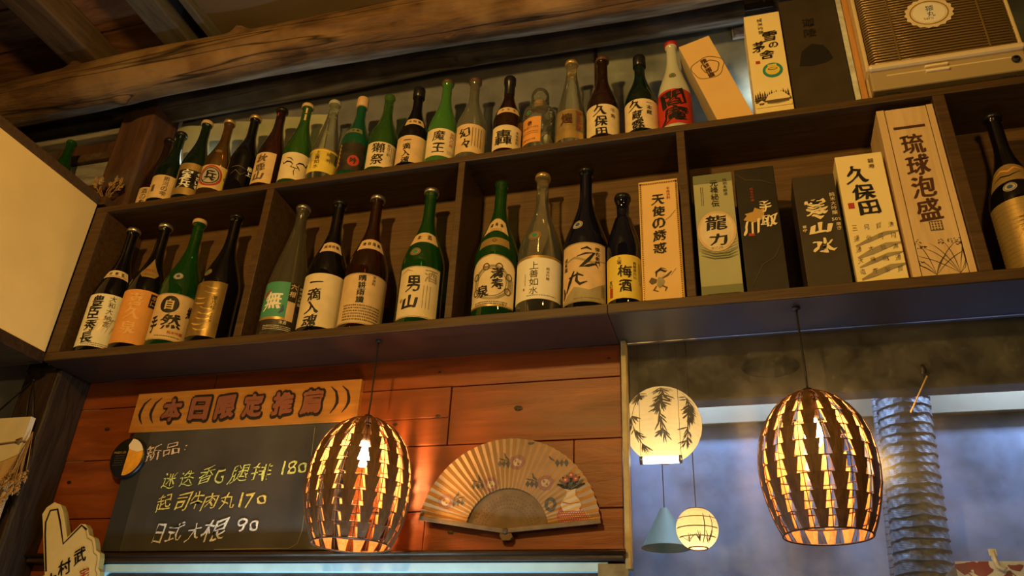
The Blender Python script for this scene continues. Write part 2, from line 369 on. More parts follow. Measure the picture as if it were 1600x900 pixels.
class Deco:
    """flat artwork in (u, v) metres, in layers, later laid on a surface"""
    def __init__(s): s.i = []
    def poly(s, pts, mat, layer=1): s.i.append((list(pts), tess(pts), mat, layer)); return s
    def rect(s, x0, y0, x1, y1, mat, layer=1): s.i.append(([(x0, y0), (x1, y0), (x1, y1), (x0, y1)], [(0, 1, 2, 3)], mat, layer)); return s
    def ell(s, cx, cy, rx, ry, mat, layer=1, n=28): s.i.append(([(cx+rx*cos(2*pi*k/n), cy+ry*sin(2*pi*k/n)) for k in range(n)], [tuple(range(n))], mat, layer)); return s
    def ring(s, cx, cy, rx, ry, w, mat, layer=1, n=32, wob=0):
        f = [1+wob*sin(5*2*pi*k/n+1)+wob*.6*sin(3*2*pi*k/n) for k in range(n)]
        a = [(cx+rx*f[k]*cos(2*pi*k/n), cy+ry*f[k]*sin(2*pi*k/n)) for k in range(n)]
        b = [(cx+(rx-w)*f[k]*cos(2*pi*k/n), cy+(ry-w)*f[k]*sin(2*pi*k/n)) for k in range(n)]
        s.i.append((a+b, [(k, (k+1) % n, n+(k+1) % n, n+k) for k in range(n)], mat, layer)); return s
    def line(s, pts, w, mat, layer=1, taper=False):
        n = len(pts); L = []; R = []
        for i, (x, y) in enumerate(pts):
            a = pts[max(i-1, 0)]; b = pts[min(i+1, n-1)]; dx, dy = b[0]-a[0], b[1]-a[1]; d = sqrt(dx*dx+dy*dy) or 1
            ww = w*(.5 if not taper else .5*max(.12, sin(pi*(i+.35)/(n-.3)))); L.append((x-dy/d*ww, y+dx/d*ww)); R.append((x+dy/d*ww, y-dx/d*ww))
        s.i.append((L+R, [(i, n+i, n+i+1, i+1) for i in range(n-1)], mat, layer)); return s
    def ch(s, c, cx, cy, w, h, mat, layer=2, bold=.02, brush=0, rot=0, shear=0):
        g = glyph(c, min(bold, 0))
        if not g: return s
        vs0, fs0, x0, x1, y0, y1 = g
        if 0 < bold < .048: bold *= max(.38, min(1, 95/len(vs0)))
        if bold <= 0: of = [(0, 0)]
        elif bold >= .048: of = [(0, 0)] + [(bold*cos(t*pi/5), bold*sin(t*pi/5)) for t in range(10)]
        elif brush: of = [(t*bold, t*bold*.45) for t in (-1, -.33, .33, 1)]
        else: of = [(-bold*.7, -bold*.5), (bold*.7, -bold*.5), (bold*.7, bold*.5), (-bold*.7, bold*.5)]
        if bold > 0: x0 -= bold; x1 += bold; y0 -= bold*.5; y1 += bold*.5
        nv = len(vs0)
        for k, (ox, oy) in enumerate(of): s._one([(x+ox, y+oy) for x, y in vs0], fs0, x0, x1, y0, y1, c, cx, cy, w, h, mat, layer+.04*k, brush, rot, shear)
        return s
    def _one(s, vs, fs, x0, x1, y0, y1, c, cx, cy, w, h, mat, layer, brush, rot, shear):
        mx, my = (x0+x1)/2, (y0+y1)/2; sx = w/max(x1-x0, .25); sy = h/max(y1-y0, .25)
        if (x1-x0) < .25: sx = min(sx, sy)
        if (y1-y0) < .25: sy = sx*.9
        out = []; cr, sr = cos(rot), sin(rot); ph = (ord(c) % 17)*.7
        for x, y in vs:
            X, Y = x-mx, y-my
            if brush: X += brush*(.5*sin(5*Y+ph)+.35*sin(11*Y+9*X+ph)); Y += brush*(.55*sin(5*X+ph*2)+.35*sin(10*X-7*Y))+brush*.9*X
            X, Y = X*sx, Y*sy; X += shear*Y
            out.append((cx+X*cr-Y*sr, cy+X*sr+Y*cr))
        s.i.append((out, fs, mat, layer)); return s
    def vt(s, t, x, top, size, mat, pitch=1.1, asp=1.0, **k):
        for i, c in enumerate(t): s.ch(c, x, top-size*(i*pitch+.5), size*asp, size*(.35 if c in '一' else .95), mat, **k)
        return s
    def ht(s, t, x, y, size, mat, pitch=1.08, asp=.95, slope=0, **k):
        for i, c in enumerate(t):
            if c == ' ': continue
            lat = ord(c) < 0x2000
            s.ch(c, x+size*pitch*i, y+slope*size*pitch*i, size*asp*(.6 if lat else 1), size*(.85 if lat else 1), mat, **k)
        return s
    def mesh(s, name, fn, du=None, dv=None, lift=.00035, base=.0005):
        bm = bmesh.new(); mats = []
        for vs, fs, mat, layer in s.i:
            if mat not in mats: mats.append(mat)
            k = mats.index(mat); bv = [bm.verts.new((x, y, layer)) for x, y in vs]
            for f in fs:
                try:
                    q = bm.faces.new([bv[i] for i in f])
                    q.normal_update()
                    if q.normal.z < 0: q.normal_flip()
                    q.material_index = k; q.smooth = True
                except ValueError: pass
        for ax, st in ((0, du), (1, dv)):
            if not st: continue
            lo = min(v.co[ax] for v in bm.verts); hi = max(v.co[ax] for v in bm.verts); n = int((hi-lo)/st)
            for i in range(1, n+1):
                p = lo + i*(hi-lo)/(n+1); co = [0, 0, 0]; no = [0, 0, 0]; co[ax] = p; no[ax] = 1
                bmesh.ops.bisect_plane(bm, geom=bm.verts[:]+bm.edges[:]+bm.faces[:], plane_co=co, plane_no=no, dist=1e-7)
        for v in bm.verts: v.co = fn(v.co.x, v.co.y, base + lift*v.co.z)
        me = bpy.data.meshes.new(name); bm.to_mesh(me); bm.free()
        for m in mats: me.materials.append(M[m])
        return me
def front(x, y, z, c=1, s_=0):
    """a plane facing -Y whose (u, v) origin is at x, z"""
    return lambda u, v, w: Vector((x+u*c-v*s_, y-w, z+u*s_+v*c))

# ------------------------------------------------------------------ the setting: walls, ceiling, beams
ZT = .4583; W = .158
def struct(mb, name): return tag(mb.build(name), kind='structure')
random.seed(3)
mb = MB()
rows = [(-.1005, -.0224), (-.2435, -.1025), (-.3935, -.2455), (-.53, -.3955)]
joints = [[-.436, -.03, 1.036], [-.436, .634, 1.036], [-.436, .10, .93, 1.036], [-.436, .597, 1.036]]
for (z0, z1), js in zip(rows, joints):
    for a, b in zip(js, js[1:]): mb.box(a+.0006, b-.0006, W+random.uniform(0, .002), W+.02, z0, z1, 'wall_plank', .0015)
# the plank left of the joint in the second row is two narrow boards
mb.box(.10, .633, W-.0022, W+.01, -.1775, -.1028, 'wall_plank', .0015); mb.box(.10, .633, W-.0018, W+.01, -.2432, -.1795, 'wall_plank', .0015)
for kx, kz, r in [(.80, -.165, .009), (.606, -.174, .006), (.60, -.063, .004), (1.01, -.058, .004), (.50, -.19, .006), (-.33, -.16, .007), (.66, -.44, .006), (-.40, -.30, .006)]:
    mb.lathe([(r, 0), (r*.6, .0012)], 'post_wood', 14, (0, 0, 0), False, True); n = 28
    for i in range(n): x, y, z = mb.v[-n+i]; mb.v[-n+i] = (kx+x*1.15, W-.0024-z*.3, kz+y*.6)
struct(mb, 'wall_back')
mb = MB(); mb.box(-1.6, -.38, W+.004, W+.03, -1.0, .47, 'plaster_blue'); mb.box(-.38, 1.036, W+.022, W+.03, -.53, -.02, 'trim_dark'); struct(mb, 'wall_left')
mb = MB(); mb.box(-.40, .985, W+.004, W+.03, .44, 1.12, 'plaster_dark'); mb.box(.985, 2.5, W+.004, W+.03, .44, 1.12, 'plaster_mossy')
struct(mb, 'wall_upper')
mb = MB(); mb.box(.981, .989, W-.004, W+.004, .4583, 1.0, 'trim_dark'); struct(mb, 'trim_1')
# masonry peeping out past the end of the rear log
mb = MB(); mb.box(1.36, 1.66, W-.004, W+.004, .86, 1.10, 'mortar')
for r in range(6):
    for c in range(5):
        x = 1.365 + c*.062 + (r % 2)*.03; z = .864 + r*.036
        if (r, c) in ((2, 0), (1, 0)): continue
        mb.box(x, x+.055, W-.008, W-.003, z, z+.030, 'brick_grey', .002)
mb.box(1.385, 1.475, W-.03, W, .925, .948, 'trim_dark', .002)
struct(mb, 'wall_masonry')
# ceiling boards and rafters
mb = MB()
for i in range(9):
    y = -1.15 + i*.15; mb.box(-1.7, -.24, y+.002, y+.148, 1.085+.004*(i % 2), 1.11, 'ceiling_board', .002)
mb.box(-.24, 2.6, -1.15, .2, 1.10, 1.12, 'ceiling_board'); struct(mb, 'ceiling')
mb = MB(); mb.box(-.68, -.565, -1.15, .16, .985, 1.083, 'rafter', .006); struct(mb, 'trim_2')
mb = MB(); mb.box(-.315, -.225, -1.15, .16, .985, 1.083, 'grey_rafter', .006); struct(mb, 'trim_3')
mb = MB(); mb.box(-.16, -.135, -1.15, .16, .985, 1.083, 'grey_rafter', .004); struct(mb, 'trim_4')
mb = MB(); nx, ny = 40, 16
vs = [(-.15+2.6*i/nx, -1.15+1.3*j/ny, 1.045 - .016*abs(sin(i*.55))*(.4+j/ny) + .010*sin(j*.9+i*.35) - .03*(j/ny)**3) for j in range(ny+1) for i in range(nx+1)]
mb.add(vs, [(j*(nx+1)+i, j*(nx+1)+i+1, (j+1)*(nx+1)+i+1, (j+1)*(nx+1)+i) for j in range(ny) for i in range(nx)], 'sheet_taupe', True)
tag(mb.build('ceiling_sheet'), kind='structure')
# logs
def log(name, y, z, r, x0, x1, mat, knots=(), amp=.007, streak=None, endmat=None):
    mb = MB(); n = 260; seg = 48; vs = []; fs = []; fm = []
    for i in range(n+1):
        x = x0 + (x1-x0)*i/n; dy = .008*sin(x*2.1+y*30); dz = .006*sin(x*3.0+1)
        for k in range(seg):
            a = 2*pi*k/seg; p = Vector((x*2.2, cos(a)*1.6, sin(a)*1.6+y*9))
            rr = r + .0042*noise.noise(Vector((x*.9+y*7, cos(a)*5.5, sin(a)*5.5))) + amp*noise.noise(p) + amp*.5*noise.noise(p*Vector((1, 3, 3)) if False else Vector((p.x*1.3, p.y*3.4, p.z*3.4)))
            for kx, ka, kh in knots:
                d2 = ((x-kx)/.022)**2 + ((((a-ka+pi) % (2*pi))-pi)*r/.020)**2
                if d2 < 6: rr += kh*math.exp(-d2)
            vs.append((x, y+dy+rr*cos(a), z+dz+rr*sin(a)))
    for i in range(n):
        for k in range(seg): fs.append((i*seg+k, i*seg+(k+1) % seg, (i+1)*seg+(k+1) % seg, (i+1)*seg+k))
    mb.add(vs, fs, mat, True)
    mb.add([vs[k] for k in range(seg)], [tuple(range(seg))], endmat or mat); mb.add([vs[n*seg+k] for k in range(seg)], [tuple(range(seg))[::-1]], endmat or mat)
    o = struct(mb, name)
    if streak:  # mask of the rim light painted into the underside
        at = o.data.attributes.new('painted_rim', 'FLOAT', 'POINT'); a0, a1 = streak; val = [0.0]*len(o.data.vertices)
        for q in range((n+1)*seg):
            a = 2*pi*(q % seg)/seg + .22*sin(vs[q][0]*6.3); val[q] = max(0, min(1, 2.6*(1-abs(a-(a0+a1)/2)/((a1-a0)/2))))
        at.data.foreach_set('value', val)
    return o
wood('log_painted_rim', (.26, .23, .18), (.55, .51, .43), stretch=(1.1, 9, 9), scale=5, rough=.75, bump=.5)  # pale grey tone imitating light on the log undersides
wood('log_end', (.12, .09, .065), (.30, .24, .18), stretch=(2, 12, 12), scale=5, rough=.9)
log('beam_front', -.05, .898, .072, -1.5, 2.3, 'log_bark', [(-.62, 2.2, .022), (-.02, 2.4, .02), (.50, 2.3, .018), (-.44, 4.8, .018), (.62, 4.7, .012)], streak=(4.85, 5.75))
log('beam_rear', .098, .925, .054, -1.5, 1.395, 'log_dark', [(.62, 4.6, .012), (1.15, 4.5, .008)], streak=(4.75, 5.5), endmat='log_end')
# posts, planks left of the shelf
mb = MB(); mb.box(-.548, -.432, .048, W+.003, -1.0, -.023, 'post_wood', .008); mb.box(-.548, -.450, .048, W+.003, -.03, .47, 'post_wood', .004)
mb.box(-.532, -.408, .05, W+.003, .4583, 1.0, 'upper_post_wood', .008); struct(mb, 'trim_5')
mb = MB()
for z0, z1, m_, y in ((.935, 1.0, 'log_dark', .10), (.872, .93, 'grey_plank', .12), (.826, .850, 'grey_plank', .085), (.785, .824, 'upper_post_wood', .115), (.752, .782, 'rafter', .11), (.66, .75, 'grey_plank', .125), (.47, .655, 'upper_post_wood', .12)):
    mb.box(-1.6, -.535, y, W, z0, z1, m_, .004)
struct(mb, 'wall_planks')
# plastic drape hanging behind the first bottles
mb = MB(); nx, nz = 36, 10
vs = []
for j in range(nz+1):
    for i in range(nx+1):
        x = -.40+.56*i/nx; z = .47+.40*j/nz - .05*(i/nx)*(j/nz); vs.append((x, W-.006-.006*abs(sin(x*34+j*.12)), z))
mb.add(vs, [(j*(nx+1)+i, j*(nx+1)+i+1, (j+1)*(nx+1)+i+1, (j+1)*(nx+1)+i) for j in range(nz) for i in range(nx)], 'plastic_drape', True)
tag(mb.build('plastic_sheet'), 'pale wrinkled plastic sheet hanging on the wall behind the leftmost top-shelf bottles', 'plastic sheet')
# trim under the plank wall
mb = MB(); mb.box(-.43, 1.04, .128, W+.004, -.505, -.484, 'trim_dark', .004); mb.tube([(-.43, .126, -.489), (1.043, .126, -.489)], .0055, 'trim_dark', 10)
struct(mb, 'trim_6')

# ------------------------------------------------------------------ the wall shelf
sh = tag(empty('wall_shelf', (-.448, 0, -.0224)), 'long dark brown wooden wall shelf of open bays holding bottles and boxes', 'shelf')
o0 = Vector((-.448, 0, -.0224))
def part(mb, name, parent, org): 
    mb.v = [(v[0]-org[0], v[1]-org[1], v[2]-org[2]) for v in mb.v]; return mb.build(name, parent)
def shelf_box(name, *a, mat='shelf_wood', bev=.0015):
    mb = MB(); mb.box(*a, mat, bev); return part(mb, name, sh, o0)
shelf_box('bottom_board', -.4484, 1.034, 0, W-.002, -.0224, 0)
shelf_box('bottom_board', 1.0345, 2.32, 0, W-.002, -.0224, 0)
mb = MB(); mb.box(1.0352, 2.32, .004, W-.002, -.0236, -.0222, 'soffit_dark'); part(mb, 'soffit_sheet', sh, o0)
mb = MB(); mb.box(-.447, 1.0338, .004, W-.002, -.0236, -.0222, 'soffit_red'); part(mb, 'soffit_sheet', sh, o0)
shelf_box('top_board', -.4484, 2.32, 0, W, .44, ZT)
for a, b in ((-.4484, -.4072), (.1132, .1351), (.6615, .6791), (1.2015, 1.2206), (1.7499, 1.7737), (2.30, 2.32)): shelf_box('divider', a, b, .0006, W-.003, 0, .44)
for a, b in ((-.4072, .1132), (.1351, .6615), (.6791, 1.2015), (1.2206, 1.7499), (1.7737, 2.30)):
    shelf_box('back_panel', a, b, .1546, .1575, 0, .44, mat='shelf_back', bev=0)

# wing cabinet on the left
wg = tag(empty('side_cabinet', (-.60, -.6, .005)), 'cream plastered side cabinet with dark wooden trim left of the bottle shelf', 'cabinet'); o1 = Vector((-.60, -.6, .005))
mb = MB(); mb.box(-.76, -.4495, -1.2, -.001, -.0, .470, 'plaster_cream', .002); part(mb, 'panel', wg, o1)
mb = MB(); mb.box(-.77, -.4465, -1.2, .0, .4705, .499, 'shelf_wood', .002); mb.box(-.77, -.43, .0005, .047, .4705, .499, 'shelf_wood', .002); part(mb, 'top_trim', wg, o1)
mb = MB(); mb.box(-.77, -.4465, -1.2, -.0005, -.03, .001, 'trim_dark', .002); part(mb, 'bottom_trim', wg, o1)

# ------------------------------------------------------------------ bottles
def prof_sake(h, R, zs, zn, rn, lip=True):
    p = [(R*.55, .006), (R*.80, .0015), (R*.93, .0), (R, .006), (R, zs*.5), (R, zs)]
    n = 16
    for i in range(1, n+1):
        t = i/n; s_ = .5+.5*cos(pi*t**.92); p.append((rn+(R-rn)*s_, zs+(zn-zs)*t))
    top = h-.012
    p += [(rn*.97, top-.012), (rn*.97, top-.008), (rn*1.14, top-.006), (rn*1.17, top), (rn*1.05, h-.008)]
    return p
def prof_cone(h, R, zs, zn, rn):
    p = [(R*.55, .006), (R*.80, .0015), (R*.93, .0), (R, .006), (R, zs)]
    n = 16
    for i in range(1, n+1):
        t = i/n; s_ = (1-t)*.72+.28*(.5+.5*cos(pi*t)); p.append((rn+(R-rn)*s_, zs+(zn-zs)*t))
    p += [(rn*.97, h-.022), (rn*1.15, h-.02), (rn*1.18, h-.012), (rn*1.05, h-.008)]
    return p
def prof_round(h, R, zs, zn, rn):
    p = [(R*.55, .006), (R*.80, .0015), (R*.93, .0), (R, .006), (R, zs*.5), (R, zs)]
    n = 16
    for i in range(1, n+1):
        t = i/n; s_ = sqrt(max(0, 1-t**1.7))*.55+.45*(.5+.5*cos(pi*t)); p.append((rn+(R-rn)*s_, zs+(zn-zs)*t))
    p += [(rn, h-.024), (rn*1.15, h-.022), (rn*1.18, h-.012), (rn*1.05, h-.008)]
    return p
KIND = {
 'magnum': dict(h=.41, R=.0535, p=prof_sake(.41, .0535, .168, .335, .0150)),
 'magnum_cone': dict(h=.41, R=.0525, p=prof_cone(.41, .0525, .150, .35, .0150)),
 'half': dict(h=.30, R=.0415, p=prof_sake(.30, .0415, .122, .238, .0135)),
 'half_tall': dict(h=.312, R=.0415, p=prof_sake(.312, .0415, .118, .262, .0135)),
 'half_cone': dict(h=.305, R=.0410, p=prof_cone(.305, .0410, .095, .265, .0135)),
 'half_round': dict(h=.305, R=.0400, p=prof_round(.305, .0400, .150, .245, .0145)),
 'half_round_slim': dict(h=.305, R=.0385, p=prof_round(.305, .0385, .150, .245, .0145)),
 'half_slim': dict(h=.282, R=.0390, p=prof_sake(.282, .0390, .118, .228, .0130)),
 'half_short': dict(h=.282, R=.0410, p=prof_sake(.282, .0410, .118, .228, .0135)),
 'jar': dict(h=.225, R=.0445, p=[(.03, .006), (.039, .001), (.0427, 0), (.0445, .006), (.0445, .15), (.0437, .163), (.041, .173), (.035, .181), (.025, .186), (.0215, .190), (.0205, .200), (.0205, .205), (.0245, .208), (.0252, .214), (.0235, .218)]),
}
def rad(kind, z):
    p = [q for q in KIND[kind]['p'][3:]]
    for (r0, z0), (r1, z1) in zip(p, p[1:]):
        if z0 <= z <= z1 and z1 > z0: return r0+(r1-r0)*(z-z0)/(z1-z0)
    return p[-1][0] if z > p[-1][1] else p[0][0]
BC = {}
def bottle_mesh(kind, gl):
    if (kind, gl) not in BC:
        mb = MB(); mb.lathe(KIND[kind]['p'], gl, 40, cap0=True); BC[(kind, gl)] = mb.mesh('glass_body')
    return BC[(kind, gl)]
def cap_mesh(kind, mat, style):
    k = ('cap', kind, mat, style)
    if k not in BC:
        h = KIND[kind]['h']; r = rad(kind, h-.03)*1.16; mb = MB()
        if style == 'crown': pr = [(r*.98, h-.013), (r*1.16, h-.012), (r*1.18, h-.006), (r*1.08, h-.001), (r*.5, h), (.0005, h)]
        elif style == 'tall': pr = [(r*1.0, h-.034), (r*1.10, h-.033), (r*1.10, h-.004), (r*1.02, h), (.0005, h)]
        elif style == 'wrap': pr = [(r*.93, h-.062), (r*.96, h-.061), (r*.94, h-.024), (r*1.10, h-.022), (r*1.14, h-.004), (r*1.02, h), (.0005, h)]
        else: pr = [(r*.70, h-.02), (r*.72, h-.008), (r*1.02, h-.007), (r*1.04, h-.001), (r*.9, h), (.0005, h)]
        mb.lathe(pr, mat, 28, cap0=True); BC[k] = mb.mesh('cap')
    return BC[k]
def bottle(x, kind, gl, cap, label, decos, d=0, y=None, z=0, style='crown', name='sake_bottle', group='bottles standing in the shelf bays', cap_label=None):
    R = KIND[kind]['R']; y = R+.010 if y is None else y
    rt = tag(empty(name, (x, y, z)), label, 'bottle', group)
    link('glass_body', bottle_mesh(kind, gl), rt)
    if cap: link('cap', cap_mesh(kind, cap, style), rt)
    phi = atan2(CAM.x-x, y-CAM.y) + radians(d)
    for nm, dc in decos:
        vs = [v for it in dc.i for v in it[0]]; vmax = max(v[1] for v in vs)
        def fn(u, v, w):
            a = phi + u/R; r = rad(kind, v)+w; return Vector((r*sin(a), -r*cos(a), v))
        link(nm, dc.mesh(nm, fn, du=.0055, dv=(.008 if vmax > .125 else None)), rt)
    return rt
def band(z0, z1, hw, mat, txt='', ink='ink', curve=0, size=.012, edge=None):
    d = Deco(); n = 14
    up = [(hw*(2*i/n-1), z1-curve*(2*i/n-1)**2) for i in range(n+1)]; lo = [(hw*(2*i/n-1), z0-curve*(2*i/n-1)**2) for i in range(n+1)]
    d.i.append((lo+up, [(i, i+1, n+2+i, n+1+i) for i in range(n)], mat, 0))
    if edge: d.line(up, .0014, edge, 1); d.line(lo, .0014, edge, 1)
    k = len(txt)
    for i, c in enumerate(txt):
        u = hw*1.5*((i+.5)/k-.5); d.ch(c, u, (z0+z1)/2-curve*(u/hw)**2, size, size, ink, brush=.05, bold=.015)
    return d
def seal(u, v, r, a='paper_gold', b='ink_teal'):
    return Deco().ell(u, v, r*1.25, r, a, 0, 20).ring(u, v, r*1.1, r*.86, r*.12, 'ink_soft', 1, 20).ell(u, v, r*.55, r*.45, b, 1, 16)
def sheet(hw, z0, z1, mat='paper', lines=True, edge='ink_soft'):
    d = Deco().rect(-hw, z0, hw, z1, mat, 0)
    if lines: d.rect(-hw, z0+.0015, hw, z0+.0023, edge, 1).rect(-hw, z1-.0023, hw, z1-.0015, edge, 1)
    return d
def small_rows(d, x0, x1, y, n, dy, mat='ink_soft', seedv=0, h=.0022):
    rnd = random.Random(seedv)
    for k in range(n):
        x = x0
        while x < x1:
            w = rnd.uniform(.0016, .0034); d.rect(x, y-k*dy, min(x+w, x1), y-k*dy+h, mat, 1); x += w+rnd.uniform(.0008, .002)
    return d
def small_cols(d, x, y0, y1, n, dx, mat='ink_soft', seedv=0, w=.0022):
    rnd = random.Random(seedv)
    for k in range(n):
        y = y0
        while y > y1:
            h = rnd.uniform(.0018, .0032); d.rect(x-k*dx, max(y-h, y1), x-k*dx+w, y, mat, 1); y -= h+rnd.uniform(.0008, .0016)
    return d
def arcs(hw): return hw
BR = dict(brush=.07, bold=.035)
TH = dict(brush=.04, bold=.0)
# ---- first bay
d = sheet(.062, .018, .172, 'paper_white', False); d.vt('豊臣秀長', -.022, .166, .034, 'ink', pitch=1.05, **BR); d.vt('大和大納言', .016, .168, .017, 'ink', **TH)
d.vt('吟醸', .045, .075, .011, 'ink', **TH)
for i in range(7): d.line([(-.03+i*.01, .06), (-.015+i*.009, .09+.006*(i % 3)), (.01+i*.006, .10)], .0022, 'paper_gold', 1, True)
small_rows(d, -.03, .05, .026, 2, .005, seedv=1)
bottle(-.3535, 'magnum', 'glass_black', 'cap_silver', 'black bottle with ivory label of tall black brush writing, leftmost in the left bay', [('label', d), ('neck_band', band(.232, .258, .047, 'paper', '吟醸酒', curve=.004).rect(-.040, .235, .040, .2365, 'ink_red', 1))], d=-14)
d = sheet(.062, .018, .174, 'paper_orange', False)
for c, z in (('喜', .145), ('久', .105), ('泉', .062)): d.ch(c, -.012, z, .042, .038, 'paper_orange_pale', bold=.036, brush=.06)
d.rect(.022, .128, .044, .168, 'ink', 1).vt('辛口', .033, .164, .014, 'paper_orange', pitch=1.15, layer=2, bold=.01)
nk = Deco().poly([(-.034, .232), (0, .288), (.034, .232), (.020, .218), (-.020, .218)], 'paper_gold', 0).ht('ひやおろし', -.018, .243, .008, 'ink_red', bold=.02); small_rows(nk, -.015, .016, .229, 2, .004, seedv=4, h=.0016)
bottle(-.244, 'magnum', 'glass_black', 'cap_silver', 'black bottle with bright orange label and pointed gold neck tag, second in the left bay', [('label', d), ('neck_tag', nk)], d=-10)
d = sheet(.064, .018, .150, 'paper_tan', True); d.ell(-.012, .118, .024, .025, 'ink', 1); d.ch('自', -.012, .118, .022, .030, 'paper_tan', bold=.04, layer=2)
d.ch('然', .002, .070, .050, .042, 'ink', bold=.045, brush=.08); d.ch('郷', .046, .108, .022, .034, 'ink', bold=.04, brush=.06); d.ch('手', -.042, .062, .022, .050, 'ink', bold=.036, brush=.09)
d.ht('純米吟醸', .004, .040, .009, 'ink_red', bold=.01); small_rows(d, -.03, .035, .027, 1, .004, seedv=5, h=.003)
bottle(-.131, 'magnum', 'glass_green', 'cap_tan', 'bright green bottle with tan label and a black roundel, third in the left bay', [('label', d), ('seal', seal(-.012, .205, .011, 'paper_grey', 'ink_blue'))], d=-8)
d = sheet(.046, .018, .174, 'paper_gold', False); d.rect(-.046, .018, .046, .174, 'paper_gold', 0)
rnd = random.Random(2)
for i in range(9):
    y0 = .160-i*.015; x = rnd.uniform(-.034, -.006); d.line([(x, y0), (x+.012, y0-.006), (x+.028, y0-.007), (x+.036, y0-.002)], .004, 'paper_gold_shine', 1, True)
d.vt('澤乃井', .022, .132, .013, 'ink', **TH).vt('純米吟醸', .024, .083, .006, 'ink_soft', bold=0)
bottle(-.011, 'magnum', 'glass_black', 'cap_black', 'black bottle with embossed gold label turned left, fourth in the left bay', [('label', d), ('seal', seal(-.020, .205, .011, 'paper_gold', 'ink_teal'))], d=-30)
# ---- second bay
d = Deco().rect(-.052, .045, .020, .150, 'paper_green', 0).rect(.020, .045, .040, .150, 'paper_tan', 0).rect(-.052, .014, .045, .045, 'paper_dark', 0).rect(-.052, .045, .020, .052, 'paper_gold', 1).rect(.044, .075, .056, .150, 'paper_dark', 0)
d.ch('無', -.017, .096, .046, .050, 'ink_white', bold=.03, brush=.06)
d.line([(-.046, .105), (-.040, .118), (-.028, .128)], .008, 'ink_red', 3, True).line([(.004, .062), (.011, .072), (.010, .085)], .008, 'ink_blue', 3, True)
d.rect(.019, .098, .039, .150, 'paper_dark', 1).vt('六根', .029, .148, .016, 'paper_tan', pitch=1.3, brush=.06, bold=.02).vt('純米大吟醸', .050, .146, .010, 'ink_cream', bold=.0)
d.ht('清酒', .012, .038, .009, 'ink_white', bold=.0); small_rows(d, -.03, .04, .027, 3, .0045, 'ink_white', 8, .0014)
bottle(.1965, 'magnum_cone', 'glass_frost_dark', 'cap_silver', 'smoky frosted bottle with green and white label, leftmost in the second bay', [('label', d)], d=-14)
d = sheet(.068, .016, .162, 'paper', False); d.vt('一滴入魂', -.022, .156, .036, 'ink', pitch=1.0, **BR)
d2 = sheet(.068, .016, .162, 'paper', False)
bottle(.306, 'magnum', 'glass_black', 'cap_black', 'black bottle with a tall writing column on tan label, second in the middle-left bay', [('label', d), ('neck_band', band(.236, .268, .042, 'paper_tan', '純米吟醸', curve=.004))], d=-4)
d = sheet(.072, .014, .150, 'paper_tan', True); d.vt('晴耕雨讀', -.010, .146, .019, 'ink', pitch=1.04, brush=.05, bold=.03); d.vt('芋焼酎', .018, .146, .008, 'ink_soft', bold=0)
small_rows(d, -.05, .045, .060, 6, .0075, 'ink_soft', 11, .0042)
bottle(.4165, 'magnum', 'glass_brown', 'cap_silver', 'dark brown bottle with matching tan shoulder band, third in the second bay', [('label', d), ('neck_band', band(.228, .262, .048, 'paper_tan', '晴耕雨讀', curve=.005))], d=2)
d = sheet(.056, .016, .152, 'paper', True); d.ch('男', -.012, .105, .034, .042, 'ink', **BR); d.ch('山', -.016, .056, .036, .034, 'ink', **BR); d.ch('酒', .030, .128, .034, .034, 'wash_grey', layer=1, bold=.02, brush=.05)
small_cols(d, .030, .10, .040, 3, .008, seedv=3, w=.0014); d.ch('印', -.040, .062, .008, .010, 'ink_soft', bold=.02)
d.line([(-.05, .135), (-.03, .145), (-.015, .138)], .003, 'wash_grey', 1, True)
bottle(.5685, 'magnum', 'glass_green', 'cap_silver', 'green bottle with round emblem above its tan label, rightmost in the second bay', [('label', d), ('seal', seal(-.018, .196, .012)), ('neck_band', band(.228, .262, .050, 'paper_tan', '本酒', curve=.006, size=.016))], d=-9)
# ---- third bay
d = Deco(); n = 20
pts = [(-.060, .026), (.060, .026), (.060, .125)] + [(.060*cos(pi*k/n), .125+.036*sin(pi*k/n)) for k in range(1, n)] + [(-.060, .125)]
d.poly(pts, 'paper', 0); d.line(pts[2:], .003, 'paper_gold', 1); d.rect(-.060, .026, .060, .030, 'paper_gold', 1)
d.ring(0, .088, .046, .046, .007, 'wash_grey', 1).ring(0, .088, .036, .037, .0016, 'ink_soft', 1)
for a in (.4, 1.2, 1.9, 2.7, -.5, -2.6): d.ring(.045*cos(a), .088+.044*sin(a), .009, .010, .003, 'ink_soft', 2, 16)
d.ch('満', .012, .112, .030, .028, 'ink', **BR).ch('寿', .014, .084, .028, .028, 'ink', **BR).ch('泉', -.020, .066, .030, .032, 'ink', **BR); small_cols(d, .052, .10, .065, 3, .003, 'ink_soft', 6, .0016)
d.ht('富山', -.018, .130, .006, 'ink_red', bold=.0); small_rows(d, -.04, .04, .036, 2, .005, 'ink_soft', 9, .003)
nk = band(.238, .282, .042, 'paper_tan', '満寿泉', curve=.014, size=.013, edge='paper_gold'); small_rows(nk, -.02, .02, .244, 2, .005, 'ink_soft', 12, .002)
nk2 = band(.190, .214, .040, 'paper_gold', '', curve=.008); nk2.poly([(-.008, .204), (0, .211), (.008, .204), (0, .197)], 'ink_soft', 1).poly([(-.004, .204), (0, .2075), (.004, .204), (0, .2005)], 'paper_gold', 2)
bottle(.7585, 'magnum', 'glass_green', None, 'green bottle with ornate arched gold label, leftmost in the third bay', [('label', d), ('shoulder_band', nk2), ('neck_band', nk)], d=-11)
